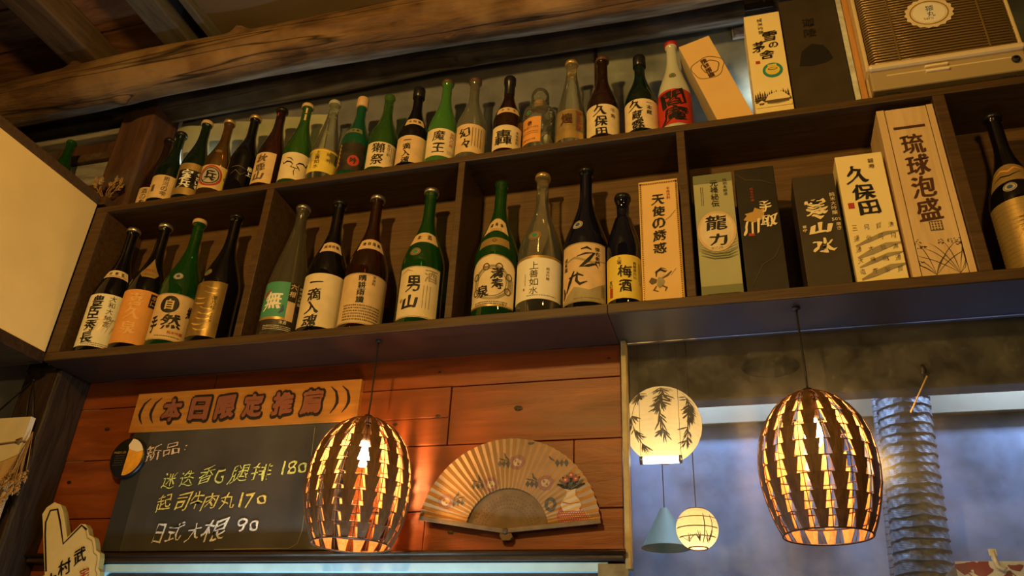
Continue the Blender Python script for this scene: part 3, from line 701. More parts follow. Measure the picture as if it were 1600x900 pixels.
d = sheet(.080, .034, .140, 'paper_white', False); d.rect(-.08, .140, .08, .147, 'paper_gold', 0); d.vt('上善如水', -.014, .130, .020, 'ink', pitch=1.08, bold=.0).vt('純米吟醸', .018, .116, .008, 'ink_soft', bold=0); small_cols(d, -.036, .10, .07, 1, .004, 'ink_soft', 3, .0016); d.rect(-.040, .058, -.036, .064, 'ink_red', 1); small_rows(d, -.03, .04, .042, 1, .004, 'ink_soft', 4, .002)
bottle(.866, 'magnum', 'glass_clear', 'cap_gold', 'clear glass bottle with plain white label, second in the third bay', [('label', d), ('seal', seal(-.018, .206, .014))], d=0)
d = sheet(.058, .016, .168, 'paper_tan', True, 'ink'); d.poly([(-.058, .016), (-.02, .055), (.015, .045), (.058, .070), (.058, .016)], 'wash_grey', 1).line([(-.05, .12), (-.02, .13), (.02, .115), (.058, .125)], .006, 'wash_grey', 1, True)
d.line([(-.004, .150), (.010, .154), (.020, .148)], .006, 'ink', 2, True).line([(-.014, .132), (.006, .138), (.026, .140), (.012, .120), (-.004, .104), (.012, .106), (.030, .112), (.036, .102)], .009, 'ink', 2, True)
d.line([(-.020, .095), (-.030, .070), (-.040, .045)], .008, 'ink', 2, True).line([(-.034, .080), (-.010, .086), (.002, .080)], .006, 'ink', 2, True).line([(-.012, .092), (-.014, .070), (-.006, .060), (.010, .066)], .008, 'ink', 2, True).line([(-.05, .060), (-.046, .045), (-.05, .03)], .007, 'ink', 2, True)
d.vt('弥右衛門', .034, .156, .011, 'ink', brush=.05, bold=.02).vt('純米酒', -.044, .135, .011, 'ink', brush=.04, bold=.02); small_cols(d, .050, .06, .03, 3, .003, 'ink', 5, .0016); small_rows(d, -.02, .04, .024, 1, .004, 'ink_soft', 7, .002)
bottle(.9750, 'magnum', 'glass_blue', 'cap_black', 'tall blue-black bottle with sweeping cursive strokes on tan label, third in the third bay', [('label', d), ('seal', seal(-.018, .226, .013, 'paper_grey', 'ink_blue'))], d=-8)
d = sheet(.052, .014, .122, 'paper_yellow', False); d.rect(-.052, .014, .052, .122, 'paper', 0) if False else None
d.ch('梅', .004, .080, .030, .030, 'ink', **BR).ch('酒', .004, .044, .028, .030, 'ink', **BR); d.vt('上等', -.008, .118, .010, 'ink', bold=0).vt('南薩摩仕込', .026, .106, .008, 'ink', bold=.0); small_cols(d, .042, .105, .050, 2, .005, 'ink_soft', 3, .0018); d.vt('甘口', -.030, .062, .008, 'ink', bold=.03).rect(-.034, .020, -.025, .044, 'ink_red', 1)
bottle(1.066, 'half_round_slim', 'glass_blue', 'cap_black', 'short dark blue plum wine bottle with yellow label beside a tan box', [('label', d)], d=-4, y=.045, name='plum_wine_bottle')
# ---- fifth bay
d = sheet(.070, .014, .165, 'paper_gold_shine', False)
for i in range(14): d.rect(-.07, .020+i*.010, .07, .0212+i*.010, 'paper_gold', 1)
d.ch('寿', .004, .10, .05, .06, 'paper_gold', layer=2, bold=.04); d.ell(.026, .045, .010, .012, 'ink_red', 2)
nk = band(.212, .262, .05, 'paper_gold', '', curve=.012); nk.line([(-.04, .235), (-.02, .247), (0, .240), (.02, .25), (.04, .24)], .006, 'paper_orange', 1, True).line([(-.04, .222), (-.02, .230), (0, .226), (.03, .235)], .004, 'ink', 1, True)
bottle(1.872, 'magnum', 'glass_black', 'cap_black', 'black bottle with shiny gold label alone in the rightmost bay', [('label', d), ('seal', seal(-.004, .195, .011, 'paper_grey', 'ink_blue')), ('neck_band', nk)], d=-2)

# ---- top row
TOP = 'bottles lined up on the top of the shelf'
def top(x, kind, gl, cap, label, decos, d=0, style='crown', y=None, name='sake_bottle'):
    return bottle(x, kind, gl, cap, label, decos, d, y, ZT, style, name, TOP)
d = sheet(.046, .018, .102, 'paper_tan', False); d.vt('酒の寿', -.020, .096, .018, 'ink', **TH).vt('純米', .014, .07, .011, 'ink_soft', bold=0)
top(-.364, 'half_tall', 'glass_brown', 'cap_black', 'brown bottle with tan label, leftmost on the top shelf beside the post', [('label', d)], d=-12, y=.100)
d = sheet(.046, .018, .098, 'paper_tan', False); d.vt('銀河の雫', .006, .094, .016, 'ink', **TH); d.rect(-.032, .04, -.022, .064, 'ink_soft', 1)
top(-.2765, 'half_short', 'glass_dark_green', 'cap_black', 'short dark green bottle, second from the left on the top shelf', [('label', d)], d=-14)
d = sheet(.044, .018, .128, 'paper_gold', False); d.rect(-.036, .042, .036, .104, 'ink', 1).ell(-.008, .073, .026, .030, 'ink', 1); d.vt('宝兵', -.010, .104, .031, 'ink_white', bold=.036, brush=.1, pitch=1.0).vt('やきいも', .024, .100, .013, 'ink_white', bold=.04, brush=.08)
top(-.193, 'half_tall', 'glass_dark_green', 'cap_tan', 'dark green bottle with white brush lettering on black in a gold frame, top shelf', [('label', d)], d=-10)
d = Deco().rect(-.044, .028, .046, .108, 'paper_tan', 0).ell(-.010, .070, .034, .036, 'paper_grey', 1).ring(-.010, .070, .034, .036, .006, 'ink_red', 2).ring(-.010, .070, .026, .028, .003, 'ink', 2).rect(.024, .03, .044, .106, 'paper_yellow', 2).ell(.034, .07, .006, .006, 'ink_teal', 3); d.ch('兵', -.010, .070, .034, .036, 'ink', layer=3, bold=.04, brush=.1)
top(-.112, 'half', 'glass_amber', 'cap_gold', 'amber bottle with a round red-ringed picture label on the top shelf', [('label', d), ('seal', Deco().ell(-.006, .165, .012, .007, 'paper_gold', 0).ring(-.006, .165, .010, .0055, .002, 'ink_soft', 1))], d=-8)
d = Deco().vt('極上', .022, .094, .015, 'ink_white', layer=1, bold=.03, brush=.06); d.line([(-.03, .06), (-.015, .075), (0, .06), (.012, .072)], .003, 'ink_soft', 1, True).line([(-.03, .085), (-.01, .09), (.01, .082)], .003, 'ink_soft', 1, True)
top(-.023, 'half', 'glass_black', 'cap_gold', 'unlabelled black bottle with small white characters on the top shelf', [('label', d)], d=-6)
d = sheet(.032, .018, .122, 'paper_orange', False); d.rect(-.032, .018, .032, .122, 'paper_tan', 1); d.vt('秋鹿山', -.006, .116, .029, 'ink_soft', bold=.04, brush=.1, pitch=1.05, layer=2)
top(.064, 'half_tall', 'glass_brown', 'cap_black', 'brown bottle with narrow orange label turned left on the top shelf', [('label', d), ('sticker', Deco().ell(-.012, .285, .006, .007, 'ink_red', 0))], d=-28)
d = sheet(.048, .018, .108, 'paper', False)
for s_ in (-1, 1): d.line([(s_*.004, .066), (s_*.012, .074), (s_*.022, .076), (s_*.032, .070), (s_*.036, .082 if s_ > 0 else .078)], .0055, 'ink', 2, True)
d.line([(-.004, .068), (-.010, .058), (.006, .054), (.012, .06)], .003, 'ink', 2, True).line([(.004, .056), (.0, .044), (.003, .030)], .0022, 'ink', 2, True).line([(.004, .066), (.012, .056), (.016, .05)], .003, 'ink', 2, True).line([(-.026, .090), (-.012, .086), (-.006, .078)], .003, 'ink', 2, True)
top(.149, 'half_tall', 'glass_leaf', 'cap_tan', 'green bottle with horned brush drawing on its cream label, on the top shelf', [('label', d), ('neck_tag', Deco().rect(-.010, .245, .006, .292, 'paper_tan', 0).rect(-.010, .268, .006, .272, 'ink', 1))], d=-4)
d = Deco().rect(-.07, .028, .07, .104, 'paper_yellow', 0).rect(-.07, .104, .07, .108, 'paper_gold', 0); d.vt('上善如水', -.022, .098, .014, 'ink_brown', bold=.0).vt('純米', .008, .094, .012, 'ink_soft', bold=0, pitch=1.6); small_cols(d, -.040, .07, .04, 1, .003, 'ink_soft', 5, .0015)
top(.2385, 'half_cone', 'glass_clear', 'cap_clear', 'clear conical bottle with vivid yellow label on the top shelf', [('label', d), ('seal', seal(-.012, .170, .0075))], d=2)
d = sheet(.046, .018, .112, 'paper_dark', False)
for i in range(6): d.line([(-.034, .030+i*.013), (-.026, .040+i*.013), (-.030, .046+i*.013)], .006, 'ink_gold', 1, True)
d.ell(.016, .050, .016, .018, 'ink_red', 1).ch('吟', .016, .050, .018, .020, 'ink', layer=2, bold=.04)
top(.3285, 'half', 'glass_teal', 'cap_tan', 'teal green bottle with near-black label and red roundel on the top shelf', [('label', d), ('neck_band', band(.150, .168, .030, 'paper_olive_dark', '大吟醸', 'ink', .003, .008))], d=-22, style='tall')
d = sheet(.050, .016, .098, 'paper', False); d.ch('獺', -.014, .078, .036, .032, 'ink', bold=.025, brush=.05).ch('祭', -.014, .040, .034, .034, 'ink', bold=.025, brush=.05); d.vt('磨き三割', .014, .094, .009, 'ink', bold=-.005); small_cols(d, .034, .09, .04, 3, .006, 'ink_soft', 2, .0016)
top(.4125, 'half', 'glass_leaf', None, 'green bottle with bulging neck and cream label of two big characters on the top shelf', [('label', d)], d=4)
d = sheet(.052, .016, .104, 'paper_tan', False); d.vt('一滴入魂', -.014, .100, .022, 'ink', pitch=1.0, **BR)
top(.502, 'half', 'glass_black', 'cap_black', 'black bottle with angled tan shoulder band and writing column on the top shelf', [('label', d), ('neck_band', band(.145, .170, .030, 'paper_tan', '大吟醸', 'ink', .003, .010))], d=-3, style='tall')
d = sheet(.048, .022, .112, 'paper_yellow', False); d.rect(-.048, .022, .048, .112, 'paper', 1); d.ch('魔', -.010, .088, .032, .032, 'ink', bold=.02, brush=.05).ch('王', -.008, .048, .034, .030, 'ink', bold=.03, brush=.07); d.vt('名門の粋', .026, .104, .011, 'ink_red', bold=0, brush=.06); small_rows(d, .016, .042, .040, 3, .004, 'ink_soft', 2, .0016)
top(.586, 'half_tall', 'glass_lime', 'cap_brown', 'pale lime green frosted bottle on the top shelf', [('label', d)], d=0)
d = sheet(.046, .020, .112, 'paper_tan', False); d.ch('幻', -.018, .084, .030, .030, 'ink', bold=.03, brush=.1).ch('々', -.014, .048, .022, .028, 'ink', bold=.03, brush=.1); small_cols(d, .026, .10, .040, 4, .008, 'ink_soft', 4, .0022)
top(.668, 'half', 'glass_frost', 'cap_brown', 'grey frosted bottle with orange-tan label on the top shelf', [('label', d)], d=0)
d = sheet(.046, .016, .090, 'paper', False); d.ch('轟', -.010, .050, .046, .048, 'ink', bold=.02); d.vt('本格焼酎', .028, .076, .010, 'ink_soft', bold=0); d.rect(.038, .02, .046, .032, 'ink', 1)
top(.7690, 'half_slim', 'glass_brown', 'cap_black', 'brown bottle with wrapped black neck and one huge character on the top shelf', [('label', d), ('neck_band', band(.134, .155, .034, 'paper_tan', '粋なる', 'ink_soft', .003, .008))], d=0, style='wrap')
d = Deco().rect(-.030, .045, .030, .128, 'paper_orange', 0); d.ch('俵', 0, .108, .014, .016, 'ink_brown', bold=.02).ht('SELECTION', -.021, .094, .0058, 'ink_brown', pitch=.92, bold=.02); small_rows(d, -.024, .024, .08, 2, .006, 'ink_soft', 2, .002); d.ht('GENUINE', -.017, .055, .0058, 'ink_brown', pitch=.92, bold=.02)
jar = top(.846, 'jar', 'glass_clear', None, 'squat clear stoppered jar bottle with orange label on the top shelf', [('label', d), ('seal', Deco().ell(-.006, .146, .012, .010, 'ink', 0).ring(-.006, .146, .010, .008, .002, 'paper_gold', 1).ell(-.006, .146, .006, .005, 'ink_teal', 1))], d=-34, y=.083, name='stoppered_jar')
mb = MB(); mb.lathe([(.0005, .186), (.014, .187), (.0175, .198), (.018, .208)], 'cork', 24); mb.build('cork', jar)
mb = MB(); mb.lathe([(.018, .209), (.022, .214), (.0245, .222), (.0245, .236), (.021, .246), (.012, .251), (.0005, .252)], 'glass_clear', 28, cap0=True); mb.build('stopper', jar)
for i, (dx, dy, dz, r, lb) in enumerate(((.018, -.012, .022, .019, 'pale crumpled paper ball lowest inside the stoppered jar'), (.012, .010, .052, .018, 'pale folded paper scrap in the middle inside the stoppered jar'), (.022, -.004, .078, .014, 'pale twisted paper scrap topmost inside the stoppered jar'))):
    bm = bmesh.new(); bmesh.ops.create_icosphere(bm, subdivisions=3, radius=r)
    for v in bm.verts: v.co *= 1 + .32*noise.noise(v.co*90+Vector((i*3, 0, 0)))
    mb = MB(); mb.bm(bm, 'crumpled_paper'); tag(mb.build('paper_scrap', None, (.846+dx, .083+dy, ZT+dz)), lb, 'paper', 'paper scraps in the jar')
d = sheet(.040, .018, .112, 'paper_gold', False); d.rect(-.040, .018, .040, .056, 'paper_yellow', 1) if False else None; d.ch('煌', -.006, .080, .030, .034, 'ink_brown', bold=.03, brush=.08); d.vt('純米大吟醸', .028, .106, .011, 'ink_red', bold=.01); d.rect(-.04, .060, .04, .0612, 'paper_gold_shine', 1)
top(.9385, 'half_cone', 'glass_clear', 'cap_gold', 'clear conical bottle with dull gold label on the top shelf', [('label', d), ('back_label', Deco().rect(.10, .20, .114, .25, 'paper_tan', 0))], d=-8)
d = sheet(.056, .016, .110, 'paper', False); d.ch('久', -.008, .092, .034, .034, 'ink', **BR).ch('保', -.006, .056, .034, .032, 'ink', **BR).ch('田', -.004, .024, .028, .022, 'ink', **BR); d.vt('千寿', .026, .100, .014, 'ink_brown', pitch=1.3, **TH)
top(1.021, 'half', 'glass_brown', 'cap_brown', 'brown bottle with cream label right of the clear conical gold-label bottle, top shelf', [('label', d)], d=0)
d = sheet(.056, .016, .108, 'paper', False); d.ch('久', -.014, .090, .036, .030, 'ink', **BR).ch('蔵', -.010, .058, .026, .028, 'ink', **BR).ch('露', -.008, .028, .032, .030, 'ink', bold=.04, brush=.12); d.vt('一本蔵', .020, .104, .014, 'ink', brush=.08, bold=.01)
top(1.1175, 'half_short', 'glass_dark_green', 'cap_black', 'dark green bottle right beside the white frosted bottle on the top shelf', [('label', d)], d=0, style='tall')
d = sheet(.058, .016, .124, 'paper_red', False); d.ch('閻', -.004, .095, .060, .050, 'ink', bold=.036, brush=.12).ch('魔', -.002, .045, .062, .046, 'ink', bold=.036, brush=.12)
top(1.201, 'half_tall', 'glass_white', 'cap_red', 'white frosted bottle with red label and red cap leaning box beside it', [('label', d), ('seal', seal(-.002, .178, .010))], d=0)
# the lone bottle on the side cabinet
rt = tag(empty('sake_bottle', (-.690, .040, .4995)), 'bright green open bottle standing on the cream side cabinet, only its neck visible', 'bottle', 'bottles on the side cabinet')
link('glass_body', bottle_mesh('half_short', 'glass_green'), rt)

# ------------------------------------------------------------------ boxes
BG = 'printed boxes in the shelf bays'; TG = 'boxes standing on the top of the shelf'
def gift_box(name, label, x0, x1, y0, dep, z0, h, mat, deco, group, edge=None, bev=.0012, xf=None, cat='box'):
    """a carton; the artwork (u from the middle, v from the bottom) is printed on its front"""
    w = x1-x0; mb = MB(); mb.box(-w/2, w/2, 0, dep, 0, h, edge or mat, bev)
    if edge: mb.box(-w/2+.0008, w/2-.0008, -.0003, .002, .0008, h-.0008, mat)
    me = deco.mesh('art', lambda u, v, q: Vector((u, -.0002-q, v))) if deco and deco.i else None
    if me:
        mb.add([v.co for v in me.vertices], [], mat)
        b = len(mb.v)-len(me.vertices)
        for p in me.polygons:
            mb.f.append([b+i for i in p.vertices]); mb.mi.append(mb.m(me.materials[p.material_index].name)); mb.sm.append(False)
    o = mb.build(name, None, ((x0+x1)/2, y0, z0)); tag(o, label, cat, group)
    if xf: o.rotation_euler = (0, xf, 0)
    return o
d = Deco()
for a in ((-.043, .004, .043, .008), (-.043, .318, .043, .322), (-.043, .004, -.0385, .322), (.0385, .004, .043, .322)): d.rect(*a, 'ink_gold', 1)
for i in range(58): 
    for s_ in (-1, 1): d.rect(s_*.0408-.0012, .008+i*.0054, s_*.0408+.0012, .0108+i*.0054, 'ink_brown', 2)
for i in range(15):
    for z in (.0060, .3200): d.rect(-.038+i*.0052, z-.0012, -.0354+i*.0052, z+.0012, 'ink_brown', 2)
d.vt('天使の誘惑', -.002, .288, .029, 'ink', pitch=1.12, **BR).vt('本格焼酎', .022, .306, .008, 'ink_red', bold=.0)
d.ell(-.004, .076, .0075, .008, 'paper_tan', 1).line([(-.014, .070), (-.013, .082), (-.004, .088), (.006, .082), (.010, .084)], .006, 'ink', 1, True).poly([(-.010, .068), (-.001, .068), (.005, .058), (.000, .047), (-.008, .042), (-.013, .050)], 'wash_grey', 1).poly([(-.012, .064), (-.024, .070), (-.030, .060), (-.024, .052), (-.014, .056)], 'ink_soft', 1).line([(.0, .066), (.010, .072), (.020, .082)], .005, 'ink_soft', 1, True).line([(-.014, .048), (-.020, .038), (-.010, .034)], .005, 'ink_soft', 1, True).line([(-.002, .048), (.008, .042), (.004, .034)], .005, 'ink_soft', 1, True).line([(-.016, .082), (-.002, .092), (.008, .088)], .003, 'ink_soft', 1, True)
d.line([(.012, .215), (.024, .224), (.036, .240)], .0022, 'wash_grey', 1, True).line([(.018, .072), (.030, .088)], .0018, 'wash_grey', 1, True)
gift_box('gift_box', 'tan box with decorated border and a little winged figure, beside the short dark blue bottle', 1.106, 1.196, .030, .090, .0002, .328, 'box_tan', d, BG)
d = Deco(); d.rect(-.0425, .0, .0425, .030, 'paper_olive_dark', 1).rect(-.0425, .295, .0425, .318, 'paper_olive_dark', 1)
d.vt('元禄秘伝', .002, .300, .017, 'ink', pitch=1.08, brush=.05, bold=.015).vt('特別本醸造', .026, .302, .0085, 'ink', bold=.0); small_cols(d, -.024, .285, .235, 2, .004, 'ink_soft', 2, .0014)
for i in range(7): d.line([(-.042, .120+i*.006), (-.02, .112+i*.004), (.01, .110+i*.005), (.042, .122+i*.007)], .0022, 'wash_grey', 1, True)
d.ell(.0, .165, .041, .052, 'paper_tan', 2).ell(0, .165, .036, .046, 'paper', 3); d.ch('龍', .0, .186, .046, .038, 'ink', layer=4, bold=.035, brush=.04).ch('力', .002, .143, .040, .030, 'ink', layer=4, bold=.04, brush=.06)
for i in range(3): d.line([(-.036, .122-i*.008), (-.01, .108-i*.006), (.02, .108-i*.006), (.040, .118-i*.008)], .0028, 'paper_olive_dark', 5, True)
small_rows(d, -.03, .036, .008, 1, .004, 'ink_cream', 3, .003); d.ht('タツリキ', -.012, .122, .006, 'ink_soft', bold=0, layer=4)
gift_box('gift_box', 'olive green box with a big round emblem of black characters, leftmost in the box bay', 1.2308, 1.3165, .020, .085, .0002, .318, 'paper_olive', d, BG)
d = Deco(); d.poly([(-.034, .185), (-.026, .195), (-.030, .20), (-.012, .204), (-.008, .214), (.004, .208), (.012, .212), (.010, .192), (.004, .182), (-.012, .176)], 'ink_gold', 1)
d.ch('手', .014, .216, .026, .030, 'ink_cream', bold=.03, brush=.09).ch('取', .020, .178, .034, .030, 'ink_cream', bold=.03, brush=.09).ch('川', -.019, .164, .034, .036, 'ink_cream', bold=.035, brush=.09)
d.vt('純米大吟醸', -.010, .268, .007, 'ink_red', bold=0).rect(-.026, .143, -.014, .150, 'ink_red', 1)
d.line([(-.04, .31), (-.02, .29), (.01, .285), (.04, .27)], .004, 'box_brown_black', 1, True).line([(-.03, .02), (-.005, .07), (.02, .085), (.04, .12)], .003, 'box_brown_black', 1, True)
gift_box('gift_box', 'black box with cream brush characters and a golden leaf, second in the box bay', 1.3232, 1.4072, .020, .085, .0002, .322, 'box_black', d, BG)
d = Deco(); d.ch('寒', -.004, .190, .046, .050, 'ink_cream', bold=.045, brush=.10).ch('山', .000, .140, .042, .026, 'ink_cream', bold=.045, brush=.10).ch('水', .002, .098, .048, .038, 'ink_cream', bold=.036, brush=.12)
d.vt('純米大吟醸', .032, .226, .0105, 'ink_cream', bold=.0).ht('50%', .026, .158, .0085, 'ink_cream', pitch=.75, bold=.0).vt('磨き', .035, .150, .009, 'ink_cream', bold=.0).vt('寒中', -.032, .150, .008, 'ink_cream', bold=.02, brush=.05)
gift_box('gift_box', 'shorter dark brown box with three cream characters, just left of the cream box', 1.4415, 1.5265, .012, .088, .0002, .276, 'box_brown_black', d, BG)
d = Deco(); d.ch('久', -.010, .262, .044, .044, 'ink', **BR).ch('保', -.004, .216, .046, .038, 'ink', **BR).ch('田', .002, .176, .040, .034, 'ink', **BR); d.vt('碧寿', .022, .300, .012, 'ink_brown', pitch=1.2, bold=0)
d.rect(-.038, .178, -.026, .192, 'ink_red', 1)
for k, (y, w) in enumerate(((.108, .010), (.080, .014), (.058, .010), (.030, .013))): d.line([(-.038, y-.022), (-.010, y-.010), (.02, y+.002), (.0465, y+.006)], w, 'wash_grey', 1, True)
for r_, t in enumerate(('三何賢浩', '通必可何', '通大飲為', '大機自通', '道在酔賢')):
    for c_, q in enumerate(t): d.ch(q, -.034+c_*.023, .130-r_*.026, .010, .012, 'ink_soft', bold=-.01, brush=.1)
gift_box('gift_box', 'cream box with bold black brush characters over grey ink washes, second from the divider', 1.5345, 1.6285, .010, .090, .0002, .315, 'box_cream', d, BG)
# the wooden box with a sliding front
wb = tag(empty('wooden_box', (1.692, .008, .0002)), 'tallest pale wooden box with four dark red characters and rice-plant drawing', 'box', BG)
mb = MB(); mb.box(-.0565, .0565, .0045, .118, 0, .424, 'pale_wood', .0012); mb.box(-.0565, -.041, 0, .006, 0, .424, 'pale_wood', .0008); mb.box(.0435, .0565, 0, .006, 0, .424, 'pale_wood', .0008); mb.build('body', wb)
d = Deco(); d.vt('琉球泡盛', .000, .352, .056, 'ink_brown', pitch=1.0, asp=.82, brush=.03, bold=.035); d.rect(-.030, .366, .032, .373, 'ink_brown', 1); small_rows(d, -.028, .030, .3682, 1, .004, 'pale_wood', 3, .0026) if False else None
d.rect(-.006, .104, .018, .127, 'ink_soft', 1)
for i in range(4): d.rect(-.004+i*.0055, .106, -.002+i*.0055, .125, 'pale_wood', 2)
for i in range(3): d.rect(-.004, .109+i*.006, .016, .1105+i*.006, 'pale_wood', 3)
rnd = random.Random(5)
for bx in (-.014, .028):
    for k in range(7):
        a = radians(50+k*14+rnd.uniform(-5, 5)); L_ = rnd.uniform(.05, .10); q = [(bx, .004)]
        for t in range(1, 7): q.append((max(-.040, min(.042, bx+cos(a)*L_*t/6+.012*(1 if cos(a) > 0 else -1)*(t/6)**2)), .004+sin(a)*L_*t/6-.016*(t/6)**3))
        d.line(q, .0017, 'ink_soft', 1, True)
        if k in (1, 3, 5):
            for g_ in range(12): d.ell(q[-1][0]+rnd.uniform(-.010, .010), min(.1, q[-1][1]+rnd.uniform(-.006, .006)), .0018, .0011, 'ink_soft', 1, 8)
mb = MB(); mb.box(-.0402, .0427, .0012, .0044, .001, .423, 'pale_wood', .0004)
for u in (-.0406, .0431): mb.box(u-.0006, u+.0006, .0002, .0010, .001, .423, 'ink_brown')
me = d.mesh('art', lambda u, v, q: Vector((u, .0014-q, v)))
b = len(mb.v); mb.add([v.co for v in me.vertices], [], 'ink_brown')
for p in me.polygons: mb.f.append([b+i for i in p.vertices]); mb.mi.append(mb.m(me.materials[p.material_index].name)); mb.sm.append(False)
mb.build('sliding_lid', wb)
# boxes on the top
d = Deco(); d.ring(0, .188, .040, .036, .0016, 'ink_soft', 1, 48, .05).ring(.006, .188, .022, .022, .0022, 'ink_soft', 1, 40, .05)
d.vt('晴耕雨讀', -.002, .220, .0155, 'ink_brown', brush=.06, bold=.03)
gift_box('gift_box', 'plain orange-tan box leaning against the white frosted bottle', 1.305, 1.385, .030, .080, ZT+.0002, .289, 'paper_orange' if False else 'box_tan', d, TG, edge='box_tan_edge')
lb = bpy.data.objects['gift_box.005'] if 'gift_box.005' in bpy.data.objects else None
lb = [o for o in bpy.data.objects if o.get('label', '').startswith('plain orange-tan box')][0]
a_ = -radians(16.8); lb.rotation_euler = (0, a_, 0); lb.location = (1.3045+.04*cos(a_), .030, ZT+.0004+.04*sin(-a_))
d = Deco(); d.vt('純米吟醸', -.006, .316, .012, 'ink', brush=.05, bold=.0, pitch=1.15)
d.ch('雪', .012, .252, .034, .032, 'ink', brush=.05, bold=.03).ch('の', .018, .222, .022, .018, 'ink', brush=.05, bold=.03).ch('茅', -.016, .222, .030, .034, 'ink', brush=.06, bold=.03).ch('舎', .000, .194, .036, .028, 'ink', brush=.05, bold=.03)
d.rect(-.028, .168, -.018, .177, 'ink_red', 1).ell(.008, .142, .023, .023, 'ink_teal', 1).ell(.008, .142, .0165, .015, 'paper_yellow', 2).rect(-.002, .154, .018, .160, 'paper_yellow', 3).ell(.008, .146, .011, .004, 'ink_soft', 3).ell(.008, .146, .009, .0025, 'paper_yellow', 4)
for i in range(15):
    x = -.038+i*.0052; h_ = .022+.010*((i*7) % 5)/5; y = .052
    for s_ in range(3): d.poly([(x-.0042+.001*s_, y+h_*s_*.28), (x+.0042-.001*s_, y+h_*s_*.28), (x, y+h_*(.45+s_*.28))], 'ink_soft', 1)
d.rect(-.040, .046, .040, .054, 'ink_soft', 1).poly([(-.018, .050), (-.010, .066), (.006, .072), (.022, .072), (.038, .052), (.034, .050)], 'box_cream', 3).rect(-.014, .040, .034, .0505, 'ink_soft', 2).poly([(-.036, .044), (-.026, .052), (-.018, .044)], 'box_cream', 3).rect(-.040, .030, .040, .040, 'box_cream', 3).line([(-.014, .040), (.010, .038), (.034, .041)], .003, 'wash_grey', 4, True).rect(-.032, .038, -.022, .043, 'ink_soft', 4)
gift_box('gift_box', 'cream box with a snowy farmhouse and pine wood printed at its foot', 1.3860, 1.4705, .020, .088, ZT+.0002, .332, 'box_cream', d, TG)
d = Deco(); d.vt('迦陵', -.004, .300, .028, 'box_shadow_print', pitch=1.25, bold=.02, brush=.06).poly([(-.040, .15), (-.030, .195), (-.005, .215), (.020, .205), (.030, .185), (.036, .160), (.020, .150), (-.01, .145)], 'box_shadow_print', 1)
gift_box('gift_box', 'large plain near-black box beside the cream farmhouse box on the top shelf', 1.4740, 1.6030, .030, .100, ZT+.0002, .372, 'box_brown_black', d, TG)
mb = MB(); mb.box(1.6055, 1.6185, .036, .050, ZT+.0002, .83, 'white_strip', .002); tag(mb.build('packing_strip'), 'crumpled whitish packing strip upright between the black box and the wooden batten', 'packing strip')
mb = MB(); mb.box(1.6200, 1.6345, .040, .058, ZT+.0002, .90, 'cardboard_wood', .002); tag(mb.build('wooden_batten'), 'orange brown wooden batten standing upright left of the beige heater', 'batten')

# ------------------------------------------------------------------ heater on the top, right
ht = tag(empty('electric_heater', (1.793, 0, ZT)), 'old beige electric heater with ribbed gold grille on the top shelf', 'heater')
HX = 1.793
mb = MB(); mb.box(-.157, .160, .022, .140, .0225, .42, 'plastic_beige', .012); mb.box(-.155, .158, .006, .03, .0225, .080, 'plastic_shade', .004)
mb.box(-.157, .160, -.008, .05, .074, .0905, 'plastic_beige', .007); mb.box(-.159, -.150, .010, .06, .085, .42, 'plastic_beige', .003); mb.box(.153, .162, .010, .06, .085, .42, 'plastic_beige', .003)
mb.box(-.120, .130, .0045, .010, .058, .062, 'plastic_beige', .001); mb.build('housing', ht)
mb = MB(); mb.box(-.146, .149, .018, .022, .09, .415, 'grille_dark')
n = 40
for i in range(n):
    z = .094+i*.0082; pts = [(-.148, .022, z), (-.146, .008, z), (-.138, .0005, z), (-.05, -.0015, z), (.05, -.0015, z), (.141, .0005, z), (.149, .008, z), (.151, .022, z)]
    mb.tube(pts, .0028, 'grille_gold', 8)
mb.build('grille', ht)
for x in (-.088, .012, .094): 
    if x != .012:
        m2 = MB(); m2.box(x-.0022, x+.0022, -.0058, -.0036, .092, .415, 'grille_gold', .0008); m2.build('grille_rib', ht)
for z, w in ((.0665, .024), (.053, .024)):
    m2 = MB(); m2.box(-.018-w, -.018+w, -.002, .008, z-.0028, z+.0028, 'ink_cream', .0024); m2.build('vent_bar', ht)
for x in (-.115, .118):
    m2 = MB(); m2.box(x-.016, x+.016, .02, .12, .0003, .024, 'rubber_black', .003); m2.build('foot', ht)
m2 = MB(); m2.box(-.10, .10, .03, .12, .006, .0235, 'rubber_black', .002); m2.build('base_plate', ht)
m2 = MB(); m2.lathe([(.004, 0), (.0075, .001), (.009, .004), (.0075, .0065), (.004, .007)], 'rubber_black', 20)
m2.v = [(x+.135, -z+.004, y+.050) for x, y, z in m2.v]; m2.build('screw_cap', ht)
d = Deco(); n = 36
d.poly([((.050+.0022*cos(k*pi))*cos(2*pi*k/n), (.046+.002*cos(k*pi))*sin(2*pi*k/n)) for k in range(n)], 'paper', 1).ring(0, 0, .041, .037, .0028, 'paper_gold', 2).ell(0, 0, .034, .031, 'paper_white', 2)
d.vt('猿丸', .003, .022, .017, 'ink_blue', layer=3, bold=.01, brush=.06).ht('Saru', -.012, -.018, .007, 'ink_soft', bold=0, layer=3, pitch=.75)
link('sticker', d.mesh('sticker', lambda u, v, w: Vector((-.006+u, -.0052-w, .218+v))), ht)

